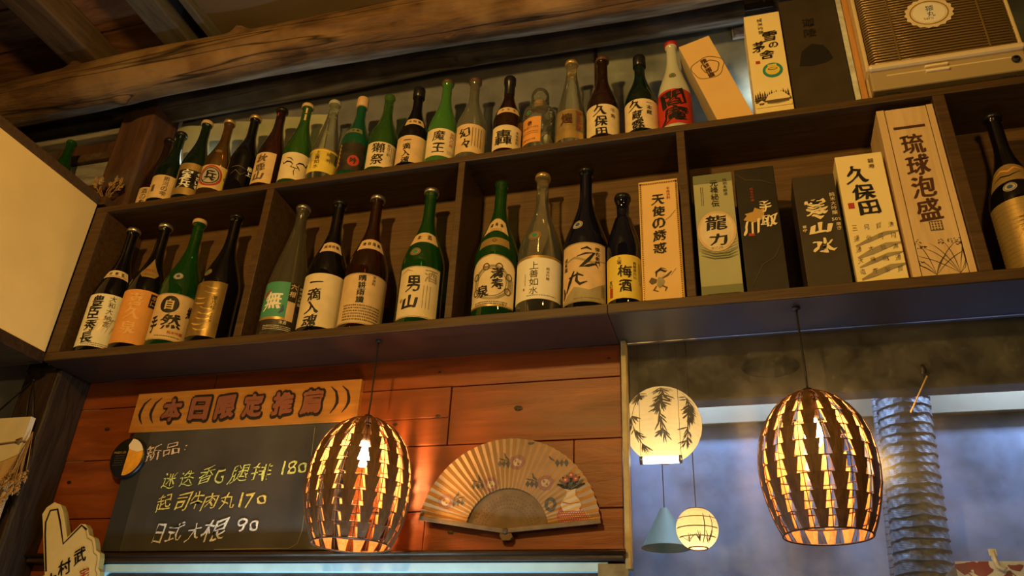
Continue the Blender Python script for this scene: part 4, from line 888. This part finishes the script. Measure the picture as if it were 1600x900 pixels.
# ------------------------------------------------------------------ sign, chalkboard, badge
sg = tag(empty('wooden_sign', (.078, .140, -.181)), 'long orange wooden sign carved with six reddish characters above the chalkboard', 'sign')
mb = MB(); mb.box(-.323, .326, 0, .0175, 0, .108, 'sign_wood', .002); mb.build('board', sg)
d = Deco()
for i, (c, x) in enumerate(zip('本日限定推薦', (-.1245, -.0415, .0355, .1140, .1985, .2790))):
    u = x-.078; v = .0545; w = .056
    d.ch(c, u, v, w+.011, w+.013, 'lacquer_black', layer=1, bold=.125, brush=.03)
    d.ch(c, u, v, w+.001, w+.003, 'lacquer_red', layer=4, bold=.058, brush=.03)
for x, sgn in ((-.222, 1), (-.188, 1), (.346, -1), (.377, -1)):
    u = x-.078; d.line([(u+sgn*.022, .092), (u+sgn*.006, .078), (u, .060), (u-.001*sgn, .048), (u+sgn*.004, .036), (u+sgn*.014, .022)], .0085, 'lacquer_black', 1, True)
link('lettering', d.mesh('lettering', front(0, -.0002, 0), lift=.0006), sg)
cb = tag(empty('chalkboard', (.088, .142, -.478)), 'black chalkboard with handwritten chalk menu and prices behind the left lamp', 'chalkboard')
mb = MB(); mb.box(-.314, .314, 0, .0155, 0, .297, 'chalkboard', .002); mb.box(-.314, -.262, -.0006, .002, .001, .296, 'chalkboard_dull'); mb.build('board', cb)
def chalk(txt, mat, x0, sc, c0, y, slope, bold=0):
    d = Deco()
    for c, a, b_, dy, h in txt:
        xa = x0+(a-c0)*sc; xb = x0+(b_-c0)*sc; cx = (xa+xb)/2
        d.ch(c, cx-.088, y+slope*(cx-x0)+dy+.478, (xb-xa)*.96, h, mat, bold=bold, brush=.09, rot=.04, shear=.16)
    link('chalk_line', d.mesh('chalk_line', front(0, -.0008, 0)), cb)
chalk([('新', 190, 255, 0, .042), ('品', 262, 322, .006, .032), (':', 337, 350, .006, .016)], 'chalk_pink', -.177, .00079, 190, -.240, .06)
chalk([('迷', 268, 330, -.008, .038), ('迭', 345, 408, -.006, .038), ('香', 426, 490, 0, .040), ('G', 495, 535, -.004, .034), ('腿', 562, 640, -.002, .040), ('排', 652, 738, 0, .040), ('1', 768, 790, .004, .034), ('8', 800, 835, .004, .034), ('0', 842, 878, .002, .026)], 'chalk_lime', -.102, .000647, 265, -.302, .022, -.004)
chalk([('起', 242, 305, 0, .040), ('司', 325, 382, 0, .040), ('牛', 386, 440, .002, .042), ('肉', 442, 500, 0, .036), ('丸', 510, 578, .0, .036), ('1', 586, 608, 0, .036), ('7', 618, 652, 0, .034), ('0', 665, 705, 0, .022)], 'chalk_yellow', -.101, .000654, 240, -.364, .0)
chalk([('日', 232, 272, -.002, .044), ('式', 288, 356, 0, .044), ('大', 374, 432, -.002, .040), ('根', 440, 542, 0, .050), ('9', 582, 622, .006, .034), ('0', 632, 668, .004, .026)], 'chalk_white', -.086, .00064, 230, -.436, .03)
d = Deco().line([(.209, .287), (.216, .15), (.221, .045), (.214, .014), (.195, .004), (.0, .003)], .0012, 'wash_grey', 1)
link('clear_film', d.mesh('clear_film', front(0, -.0004, 0)), cb)
bd = tag(empty('round_badge', (-.217, .1285, -.249)), 'round black badge with half a golden beer, overlapping the chalkboard corner', 'badge')
mb = MB(); pr = [(.0005, 0), (.047, 0), (.052, -.004), (.052, -.010), (.050, -.0125), (.0005, -.0125)]
mb.lathe([(r, z) for r, z in pr], 'badge_black', 48); mb.v = [(x, -z, y) for x, y, z in mb.v]; mb.build('disc', bd)
d = Deco(); n = 24
d.poly([(.006, .045), (-.002, .030), (.002, .024), (.000, -.047)] + [(.048*sin(pi*k/n), -.048*cos(pi*k/n)) for k in range(1, n)], 'beer_orange', 1)
d.poly([(.006, .0455), (-.002, .030), (.003, .020), (.030, .012), (.046, .016)] + [(.048*cos(a), .048*sin(a)) for a in (.5, .7, .9, 1.1, 1.3)], 'beer_foam', 2)
d.ht('PREMIUM', -.038, .012, .0065, 'ink_gold', pitch=.80, bold=.02); small_rows(d, -.034, -.006, .003, 5, .006, 'ink_soft', 6, .0012)
link('picture', d.mesh('picture', front(0, -.0003, 0)), bd)

# ------------------------------------------------------------------ folding fan
fx, fz = .789, -.443
fan = tag(empty('folding_fan', (fx, .1575, fz)), 'open paper folding fan with flowers pinned to the plank wall', 'fan')
A0, A1, NP, RI, RO = radians(170.5), radians(5.5), 34, .0915, .201
def pleat(a): 
    t = (A0-a)/(A0-A1)*NP; f = t-math.floor(t); return .0035*(abs(f-.5)*2)
def fpt(u, v, w):           # u runs along the arc at RO, v = radius
    a = A0-u/RO; return Vector((v*cos(a), -.0130-pleat(a)-w, v*sin(a)))
LA = (A0-A1)*RO
d = Deco(); ns = NP*2
for k in range(ns):
    u0, u1 = LA*k/ns, LA*(k+1)/ns; rr0 = RO+(.0018 if k % 2 else 0); rr1 = RO+(0 if k % 2 else .0018); d.i.append(([(u0, RI), (u1, RI), (u1, rr1), (u0, rr0)], [(0, 1, 2, 3)], 'fan_leaf', 0))
def pol(x, z):              # wall point -> fan coordinates
    a = atan2(z-fz, x-fx); return (A0-a)*RO, sqrt((x-fx)**2+(z-fz)**2)
def warp(src):
    for vs, fs, m_, l in src.i: d.i.append(([pol(*p) for p in vs], fs, m_, l))
def motif(x, z, s_=1, mir=1, flower='fan_flower'):
    q = Deco(); q.ring(x, z, .0175*s_, .0165*s_, .008, flower, 2, 24, .04).ell(x, z, .010*s_, .009*s_, 'fan_pale', 1, 16)
    for k in range(4): q.ell(x+.005*cos(k*1.57+.8), z+.005*sin(k*1.57+.8), .0026, .0026, 'fan_flower' if k % 2 else 'fan_pale', 3, 10)
    for k in range(3):
        ax = x-mir*(.020+k*.0095); q.poly([(ax-.005, z-.002), (ax, z+.006), (ax+.005, z-.002), (ax, z-.013+.002*k)], 'fan_leaf_green', 2)
    q.line([(x-mir*.018, z+.006), (x-mir*.026, z+.012), (x-mir*.030, z+.022)], .005, 'fan_leaf_green', 2, True).line([(x-mir*.02, z+.004), (x-mir*.034, z+.008), (x-mir*.044, z+.010)], .003, 'fan_leaf_green', 2, True)
    warp(q)
motif(.807, -.296); motif(.750, -.343); motif(.872, -.343); motif(.648, -.378, 1, -1)
q = Deco()
for k in range(3): ax = .897+k*.010; q.poly([(ax-.005, -.300), (ax, -.292), (ax+.005, -.300), (ax, -.310)], 'fan_leaf_green', 2)
q.line([(.892, -.296), (.882, -.290), (.878, -.284)], .004, 'fan_leaf_green', 2, True); q.ring(.884, -.389, .013, .015, .007, 'fan_leaf_green', 2, 20)
q.ell(.838, -.2545, .008, .003, 'fan_leaf_green', 2, 12)
# a pale vase of dark leaves on a checked cloth
q.poly([(.905, -.432), (.898, -.415), (.902, -.400), (.915, -.386), (.930, -.388), (.948, -.395), (.960, -.412), (.972, -.424), (.984, -.4225), (.984, -.428)], 'fan_check', 2)
for i in range(18):
    for j in range(10):
        x = .902+i*.0048+(j % 2)*.0024; z = -.430+j*.0045
        if z < -.392-.00*(i) and z < -.39-abs(x-.93)*.75+.004 and z > -.4305+(x-.905)*.09: q.rect(x, z, x+.0023, z+.0022, 'fan_pale', 3)
q.poly([(.912, -.404), (.906, -.392), (.910, -.380), (.918, -.372), (.919, -.362), (.916, -.357), (.940, -.357), (.937, -.362), (.938, -.372), (.946, -.380), (.950, -.392), (.944, -.404)], 'fan_pale', 4).line([(.910, -.386), (.928, -.389), (.947, -.386)], .002, 'fan_check', 5)
for k in range(9):
    a = radians(18+k*18); q.line([(.928, -.358), (.928+.014*cos(a), -.358+.015*sin(a)), (.928+.032*cos(a), -.356+.030*sin(a))], .008, 'fan_leaf_green' if k % 2 else 'ink', 5, True)
for x, z in ((.916, -.338), (.938, -.336), (.928, -.328)): q.ell(x, z, .0065, .006, 'fan_check', 6, 14).ell(x, z, .0025, .0025, 'fan_pale', 7, 8)
warp(q)
link('leaf', d.mesh('leaf', fpt, du=LA/(NP*4), lift=.00025, base=0), fan)
for k in range(26):
    a = A0-(A0-A1)*(k+.5)/26; mb = MB(); w = .0098*.5; c, s_ = cos(a), sin(a); y = -.0088-.0042*(k/26)
    prof = [(.004, .0022), (.03, .0028), (.052, .0042), (.060, .0052), (.064, .0046), (.076, .0054), (RI+.012, .0052)]
    L_ = [(r*c-h*s_, r*s_+h*c) for r, h in prof]; R_ = [(r*c+h*s_, r*s_-h*c) for r, h in prof]
    mb.prism(L_+R_[::-1], y, y+.0012, 'fan_bamboo')
    for r in (.050, .058, .066, .074): mb.box(r*c-.0010, r*c+.0010, y-.0002, y+.0001, r*s_-.0010, r*s_+.0010, 'fan_bamboo_dark')
    mb.build('rib', fan)
for a, ln in ((A0+.01, .200), (A1-.012, .203)):
    mb = MB(); mb.box(-.004, ln, -.0205, -.0165, -.0045, .0055, 'fan_bamboo', .001, Matrix.Rotation(-a, 4, 'Y')); mb.build('guard_stick', fan)
mb = MB(); mb.prism([(-.012, -.003), (.012, -.003), (.016, -.012), (.010, -.019), (-.006, -.019), (-.012, -.011)], -.018, -.006, 'fan_bamboo'); mb.build('handle_end', fan)
mb = MB(); mb.lathe([(.0005, .0225), (.005, .0222), (.006, .021), (.006, .0)], 'fan_bamboo_dark', 16); mb.v = [(x, -z, y) for x, y, z in mb.v]; mb.build('pivot', fan)

# ------------------------------------------------------------------ pendant lamps
TP = [(0, .012), (.03, .034), (.08, .057), (.15, .077), (.25, .0945), (.36, .105), (.48, .1105), (.58, .111), (.68, .1085), (.80, .101), (.90, .092), (.96, .085), (1, .079)]
def lr(t, R):
    for (a, r0), (b_, r1) in zip(TP, TP[1:]):
        if a <= t <= b_: return (r0+(r1-r0)*(t-a)/(b_-a))*R/.111
    return TP[-1][1]*R/.111
def pendant(x, y, ztop, h, R, label, ztie, rot=0):
    lp = tag(empty('pendant_lamp', (x, y, ztop-h)), label, 'lamp', 'woven pendant lamps')
    N, K = 16, 9; st = 2*pi/N; H = h
    for j in range(N):
        mb = MB(); vs = []; fs = []
        for k in range(K):
            t0 = .03+.97*k/K; t1 = .03+.97*(k+1)/K
            g0, g1 = .13, .285
            for e, (t, g, off) in enumerate(((t0, g0, 0), ((t0+t1)/2, (g0+g1)/2, 0), (t1, g1, .0002))):
                for q in range(5):
                    a = rot+st*(j+g+(1-2*g)*q/4); r = lr(t, R)+off; vs.append((r*cos(a), r*sin(a), H*(1-t)))
            b = k*15
            for e in range(2):
                for q in range(4): fs.append((b+e*5+q, b+(e+1)*5+q, b+(e+1)*5+q+1, b+e*5+q+1))
        mb.m('lamp_rattan'); mb.m('lamp_inside'); mb.add(vs, fs, 'lamp_rattan'); o = mb.build('rattan_strip', lp)
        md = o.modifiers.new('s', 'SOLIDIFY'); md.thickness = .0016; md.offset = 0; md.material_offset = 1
    mb = MB()
    for j in range(N):
        a = rot+st*j; mb.tube([((lr(t, R)+.001)*cos(a), (lr(t, R)+.001)*sin(a), H*(1-t)) for t in [i/22 for i in range(23)]], .0008, 'wire_dark', 5)
    for k in range(1, K+1):
        t = .03+.97*k/K; r = lr(t, R)+(-.0016 if k < K else .001)
        mb.tube([(r*cos(2*pi*i/64), r*sin(2*pi*i/64), H*(1-t)) for i in range(64)], .0010 if k < K else .0018, 'wire_dark', 5, True)
    mb.build('wire_frame', lp)
    mb = MB(); mb.lathe([(.0005, H+.006), (.009, H+.005), (.012, H-.002), (.013, H-.012), (.010, H-.014)], 'cord_black', 20); mb.build('top_cap', lp)
    mb = MB(); mb.tube([(0, 0, H), (.0006, 0, H+.04), (0, 0, ztie-ztop+H)], .0021, 'cord_black', 8); mb.lathe([(.003, ztie-ztop+H-.006), (.008, ztie-ztop+H-.003), (.008, ztie-ztop+H)], 'cord_black', 14); mb.build('cord', lp)
    mb = MB(); mb.lathe([(.0005, H-.012), (.012, H-.014), (.013, H-.050), (.011, H-.056), (.0005, H-.057)], 'cord_black', 20); mb.build('socket', lp)
    mb = MB(); mb.lathe([(.008, H-.054), (.0105, H-.062), (.0165, H-.080), (.0172, H-.090), (.014, H-.102), (.007, H-.110), (.0005, H-.112)], 'bulb_glow', 24); bo = mb.build('bulb', lp)
    return lp
pendant(.487, .040, -.213, .276, .113, 'brown woven pendant lamp hanging in front of the chalkboard and plank wall', -.0225, .10)
pendant(1.4155, .046, -.2065, .274, .106, 'brown woven pendant lamp hanging in front of the window glass', -.0237, .06)

# ------------------------------------------------------------------ left edge: plaque, twine, dried plants, hand sign
pq = tag(empty('hanging_plaque', (-.525, .034, -.50)), 'pale wooden plaque hanging by twine from the dark post, cut by the left edge', 'plaque')
mb = MB(); mb.box(-.085, .078, -.012, .0, 0, .331, 'plaque_wood', .002); mb.build('board', pq)
mb = MB(); n = 12; lo = [(-.0865+.166*i/n, .235-.022*sin(pi*i/n)) for i in range(n+1)]
mb.prism(lo+[(.0795, .3325), (-.0865, .3325)], -.0135, .0012, 'wrap_paper'); mb.build('paper_wrap', pq)
mb = MB(); mb.tube([(-.087, -.0155, .258), (0, -.0165, .262), (.0805, -.0155, .268), (.082, -.006, .268), (.0805, .002, .268)], .0022, 'twine', 8); mb.tube([(.060, -.017, .266), (.074, -.019, .262), (.078, -.018, .275), (.062, -.018, .27)], .0018, 'twine', 8); mb.build('twine_band', pq)
mb = MB(); mb.tube([(-.07, -.004, .333), (.016, .0115, .445), (.074, -.004, .334)], .0022, 'cord_black', 8); mb.tube([(.016, .010, .448), (.030, .004, .385), (.048, .000, .335)], .002, 'cord_black', 8); mb.lathe([(.003, 0), (.005, .003), (.003, .006)], 'cord_black', 12, (.016, .0105, .443)); mb.build('hanging_cord', pq)
def straw_bunch(name, loc, label, n, ln, spread, dirv, seedv, heads=True):
    rnd = random.Random(seedv); r = tag(empty(name, loc), label, 'dried plant'); a = MB(); b_ = MB(); dv = Vector(dirv)
    for k in range(n):
        L_ = ln*rnd.uniform(.6, 1); e = dv*L_+Vector((rnd.uniform(-1, 1), rnd.uniform(-.5, .3), rnd.uniform(-.5, .5)))*spread; m_ = e*.55+Vector((rnd.uniform(-1, 1)*.3, -.2, 0))*spread*.6
        a.tube([(0, 0, 0), m_, e], .0011, 'straw', 5)
        if heads:
            for g in range(14):
                t = e.lerp(m_, g*.03); off = Vector((rnd.uniform(-1, 1), rnd.uniform(-1, .2), rnd.uniform(-1, 1)))*.0075
                b_.tube([t, t+off*.5, t+off+(e-m_).normalized()*.006], [.0016, .0026, .0005], 'straw', 5)
    a.build('stems', r)
    if heads: b_.build('ears', r)
    return r
straw_bunch('dried_wheat', (-.434, .030, -.205), 'bunch of dried wheat hanging beside the pale plaque', 16, .20, .030, (.10, -.1, -.95), 4)
straw_bunch('dried_flowers', (-.46, .030, .4995), 'little dried flowers lying at the foot of the upper post', 14, .075, .05, (.15, -.15, .85), 9)
hd = tag(empty('hand_sign', (-.28, .119, -.66)), 'cream thumbs-up hand shaped sign with black brush characters, bottom left', 'sign')
hp = [(-.330, -.66), (-.3319, -.5398), (-.3600, -.478), (-.3856, -.4199), (-.3977, -.3948), (-.3908, -.3777), (-.3721, -.3655), (-.35, -.3723), (-.3355, -.3898), (-.3005, -.4515), (-.2727, -.4201), (-.258, -.4210), (-.2486, -.4296), (-.2388, -.4462), (-.222, -.4525), (-.2139, -.4643), (-.2057, -.482), (-.193, -.488), (-.1886, -.4996), (-.1859, -.5226), (-.178, -.5297), (-.172, -.56), (-.18, -.60), (-.20, -.64), (-.24, -.66)]
hp = [(x+.28, z+.66) for x, z in hp]
mb = MB(); mb.prism(hp, -.016, 0, 'foam_yellow', 'foam_edge'); mb.build('hand', hd)
d = Deco(); d.line([(-.3315+.28, .13), (-.368+.28, .185+.03), (-.3787+.28, .245), (-.3758+.28, .274), (-.3551+.28, .277), (-.334+.28, .244), (-.3061+.28, .1935), (-.268+.28, .2365), (-.2492+.28, .226)], .005, 'ink', 1)
d.line([(x*.93+.001, .0+z*.965) for x, z in hp[11:22]], .0022, 'foam_edge', 1)
d.ch('木', -.0300, .110, .036, .036, 'ink', rot=.28, **BR).ch('村', -.001, .139, .036, .038, 'ink', rot=.28, **BR).ch('武', .033, .166, .034, .038, 'ink', rot=.28, **BR).ch('宅', .060, .126, .026, .024, 'ink_red', rot=.28, **BR).ch('食', .030, .104, .026, .024, 'ink_red', rot=.28, **BR)
link('lettering', d.mesh('lettering', front(0, -.0160, 0)), hd)
mb = MB(); mb.box(-.125, .02, -.007, 0, -.004, .004, 'foam_yellow', .001, Matrix.Translation((-.060, .0075, .128)) @ Matrix.Rotation(-radians(34), 4, 'Y')); mb.build('stick', hd)

# ------------------------------------------------------------------ window glass and the kitchen behind it
win = tag(MB().build('window_1') if False else empty('window_1', (1.04, W, -.95)), kind='structure')
mb = MB(); mb.box(0, .012, -.022, .012, .43, .926, 'frame_ochre', .002); mb.box(0, 1.30, -.006, .010, .9262, .9285, 'trim_dark'); mb.build('window_frame', win)
mb = MB(); mb.box(.011, 1.32, -.0025, .0015, .0, .926, 'window_glass'); mb.build('window_pane', win)
mb = MB(); mb.box(-.055, .006, -.0215, -.019, .395, .440, 'tape_olive', .001); mb.build('tape_patch', win)
w2 = tag(empty('window_2', (.40, W, -.95)), kind='structure')
mb = MB(); n = 8
out = [(-.63, .0), (-.63, .405)] + [(-.59-.04*cos(pi/2*k/n), .405+.038*sin(pi/2*k/n)) for k in range(1, n+1)] + [(.605, .4430), (.605, .4255), (-.585, .4255)] + [(-.590-.018*sin(pi/2*k/n), .405+.0205*cos(pi/2*k/n)) for k in range(1, n+1)] + [(-.608, 0)]
mb.prism(out, -.020, .005, 'rail_paint'); mb.build('window_frame', w2)
mb = MB(); mb.box(-.608, .605, -.003, .001, 0, .430, 'window_glass'); mb.build('window_pane', w2)
mb = MB(); mb.box(-.70, 2.7, .76, .80, -1.4, .0, 'kitchen_wall'); struct(mb, 'wall_kitchen')
mb = MB(); mb.box(.60, .62, .19, .76, -1.4, -.53, 'kitchen_wall'); mb.box(.86, .88, .19, .76, -.53, .3, 'kitchen_wall'); struct(mb, 'wall_kitchen_side')
mb = MB(); mb.box(.88, 2.7, .74, .758, -.024, .42, 'kitchen_board', .003); struct(mb, 'trim_7')
mb = MB(); mb.box(.88, 2.7, .50, .56, -.040, .42, 'kitchen_lintel', .004); struct(mb, 'trim_8')
mb = MB(); mb.box(-.7, 2.7, .18, .80, .42, .44, 'kitchen_lintel'); struct(mb, 'ceiling_kitchen')
def duct(label, p0, p1, r, n, group):
    p0, p1 = Vector(p0), Vector(p1); mb = MB(); seg = 36; m_ = n*6; vs = []; fs = []
    for i in range(m_+1):
        t = i/m_; c = p0.lerp(p1, t); ph = i % 6; saw = (ph/6)
        for k in range(seg):
            a = 2*pi*k/seg; cr = noise.noise(Vector((cos(a)*2.5, sin(a)*2.5, t*n*.9)))
            rr = r*(1 - .075*(1-saw) + .045*cr*(1-saw) + .012*sin(k*3+i)); vs.append((c.x+rr*cos(a)-p1.x, c.y+rr*sin(a)-p1.y, c.z + r*.07*cr*(.3+saw)-p1.z))
    for i in range(m_):
        for k in range(seg): fs.append((i*seg+k, (i+1)*seg+k, (i+1)*seg+(k+1) % seg, i*seg+(k+1) % seg))
    mb.add(vs, fs, 'duct_silver', False); o = mb.build('vent_duct', None, p1); return tag(o, label, 'duct', group)
duct('wide crinkled silver ventilation duct seen through the window glass', (1.722, .648, .41), (1.640, .648, -.86), .066, 50, 'kitchen vent ducts')
duct('narrow silver ventilation duct left of the wide duct behind the glass', (1.672, .716, .41), (1.610, .716, -.55), .0165, 60, 'kitchen vent ducts')
# lanterns
def lantern(loc, R, flat, label, fn, power, ztop):
    r = tag(empty('paper_lantern', (loc[0], loc[1], loc[2]-R*flat)), label, 'lantern', 'paper lanterns behind the glass'); mb = MB(); n = 44; pr = []
    a0 = math.asin(flat)
    for i in range(n*3+1):
        a = -a0+2*a0*i/(n*3); rr = R*cos(a)*(1+.006*(abs(((i/3.0) % 2)-1)-.5)); pr.append((rr, R*sin(a)+R*flat))
    mb.lathe(pr, 'lantern_paper', 48, cap0=flat < .95); mb.build('shade', r)
    mb = MB(); q = R*cos(a0)
    for z in (0, 2*R*flat): mb.tube([(q*cos(2*pi*i/32), q*sin(2*pi*i/32), z) for i in range(32)], .002, 'twine', 6, True)
    mb.build('rim', r)
    mb = MB(); mb.tube([(0, 0, 2*R*flat), (0, 0, ztop-loc[2]+R*flat)], .0014, 'cord_black', 6); mb.build('cord', r)
    d = Deco(); fn(d)
    phi = atan2(CAM.x-loc[0], loc[1]-CAM.y)
    def mp(u, v, w):
        la = max(-1.45, min(1.45, v)); a = phi+u; rr = R*1.006+w; return Vector((rr*cos(la)*sin(a), -rr*cos(la)*cos(a), rr*sin(la)+R*flat))
    link('painted_pattern', d.mesh('painted_pattern', mp, du=.10, dv=.10), r)
    light('lantern_light', 'POINT', (loc[0], loc[1], loc[2]-R*.55), power, (1, .72, .36), .02)
def bamboo(d):
    rnd = random.Random(12)
    for u, top_, bot, n in ((-.80, .75, -.80, 20), (-.02, .88, -.62, 24), (.72, .68, -.7, 20)):
        pts = [(u+.05*sin(k*.9), top_+(bot-top_)*k/9) for k in range(10)]; d.line(pts, .022, 'lantern_motif', 1)
        for k in range(n):
            t = rnd.random(); v = top_+(bot-top_)*(t**1.0); x = u+.05*sin(t*8.1)
            for s_ in range(4):
                a = -pi/2+rnd.uniform(-1.25, 1.25); L_ = rnd.uniform(.18, .33); d.line([(x, v), (x+cos(a)*L_*.5/max(.5, cos(v)), v+sin(a)*L_*.5), (x+cos(a)*L_/max(.5, cos(v)), v+sin(a)*L_*.95)], .042, 'lantern_motif', 1, True)
def trees(d):
    for v in (.42, -.05, -.48): d.line([(-1.2+.3*k, v) for k in range(9)], .05, 'lantern_line', 1)
    for u in (.35, .75): d.line([(u, -.85+.2*k) for k in range(8)], .05, 'lantern_line', 1)
    rnd = random.Random(3)
    for u in (-.55, .15, .65):
        for k in range(6):
            a = pi/2+rnd.uniform(-.8, .8); L_ = rnd.uniform(.25, .6); d.line([(u, -.8), (u+cos(a)*L_*.5, -.8+sin(a)*L_*.5), (u+cos(a)*L_*1.2, -.8+sin(a)*L_)], .045, 'lantern_motif', 1, True)
lantern((1.1, .40, -.137), .0945, .985, 'large round paper lantern painted with bamboo, behind the window glass', bamboo, .5, .42)
lantern((1.1619, .485, -.3696), .0496, .90, 'small round paper lantern with lattice pattern below the bamboo lantern', trees, .26, .42)
tb = tag(empty('tube_reflection', (1.105, .275, -.262)), 'short glowing tube imitating a reflected fluorescent light, in front of the bamboo lantern bottom', 'lamp')
mb = MB(); mb.tube([(-.040, 0, 0), (.040, 0, 0)], .0085, 'tube_reflection_glow', 14); mb.build('tube', tb)  # glowing tube added in place of a lamp's reflection in the pane
for s_ in (-1, 1):
    mb = MB(); mb.tube([(s_*.040, 0, 0), (s_*.047, 0, 0)], .0095, 'cap_silver', 14); mb.build('tube_reflection_cap', tb)
    mb = MB(); mb.tube([(s_*.045, .0, .008), (s_*.045, .0, .682)], .0005, 'cord_black', 5); mb.build('tube_reflection_wire', tb)
ms = tag(empty('cone_reflection', (1.075, .60, -.392)), 'pale mint cone imitating a reflection in the glass, partly hidden behind the small lantern', 'cone')
mb = MB(); mb.lathe([(.010, .100), (.060, .002), (.062, 0), (.059, .001), (.008, .098)], 'mint', 32); mb.build('shade', ms)  # solid cone stands in for a pale reflection in the pane
mb = MB(); mb.tube([(0, 0, .098), (0, 0, .811)], .0014, 'cord_black', 6); mb.build('cord', ms)  # cord of the cone that stands in for a reflection
mb = MB(); mb.lathe([(.0005, 0), (.068, .0), (.072, -.004), (.066, -.010), (.0005, -.013)], 'rubber_black', 36)
mb.v = [(x, z, y*.42) for x, y, z in mb.v]; tag(mb.build('oval_plate', None, (1.372, .4995, .038)), 'dark oval plate fixed to the beam seen at the top of the glass', 'plate')
# hanging stick on the glass
st_ = tag(empty('hanging_stick', (1.652, .148, -.150)), 'thin pale wooden stick hanging slanted on the window glass', 'stick')
mb = MB(); mb.tube([(0, -.004, 0), (-.043, -.004, -.074)], .0016, 'pale_wood', 8); mb.build('stick', st_)
mb = MB(); mb.lathe([(.0005, .010), (.004, .008), (.006, 0), (.0062, -.008), (.003, -.014), (.0005, -.015)], 'cord_black', 16, (-.004, .001, .018)); mb.tube([(-.003, -.002, .006), (0, -.004, 0)], .001, 'cord_black', 6); mb.build('hook', st_)
# cloth covered shelf at the lower right
cs = tag(empty('cloth_shelf', (1.95, .40, -.60)), 'kitchen shelf covered in white cloth with dark red flowers, lower right behind glass', 'shelf')
mb = MB(); mb.box(-.262, .5, .004, .13, .0, .134, 'kitchen_board', .002); mb.build('shelf_board', cs)
d = Deco().rect(-.266, -.01, .5, .1385, 'cloth_white', 0); rnd = random.Random(8)
for k in range(60):
    x = rnd.uniform(-.26, .2); z = rnd.uniform(0, .13); s_ = rnd.uniform(.011, .022); d.poly([(x+s_*(1+.35*sin(a*3+k))*cos(a), min(.138, max(-.009, z+s_*(.8+.3*cos(a*2+k))*sin(a)))) for a in [2*pi*i/14 for i in range(14)]], 'cloth_flower', 1)
for k in range(6): x = -.25+.08*k; d.line([(x, .12), (x+.02, .10), (x+.05, .09), (x+.07, .105)], .0022, 'cloth_flower', 2)
me = d.mesh('cloth', lambda u, v, w: Vector((u, -.001-w-.003*abs(sin(u*40)), v)), du=.02); link('cloth', me, cs)
mb = MB(); mb.tube([(0, .003, .030), (0, -.001, .012), (.002, -.004, -.004), (.010, -.006, -.010), (.018, -.005, -.006)], [.0045, .005, .0045, .0035, .0025], 'clear_plastic', 10); mb.box(-.007, .008, .0005, .004, .018, .032, 'clear_plastic', .001)
tag(mb.build('plastic_hook', None, (1.757, .391, -.470)), 'small white plastic hook clipped on the flowered cloth edge', 'hook')
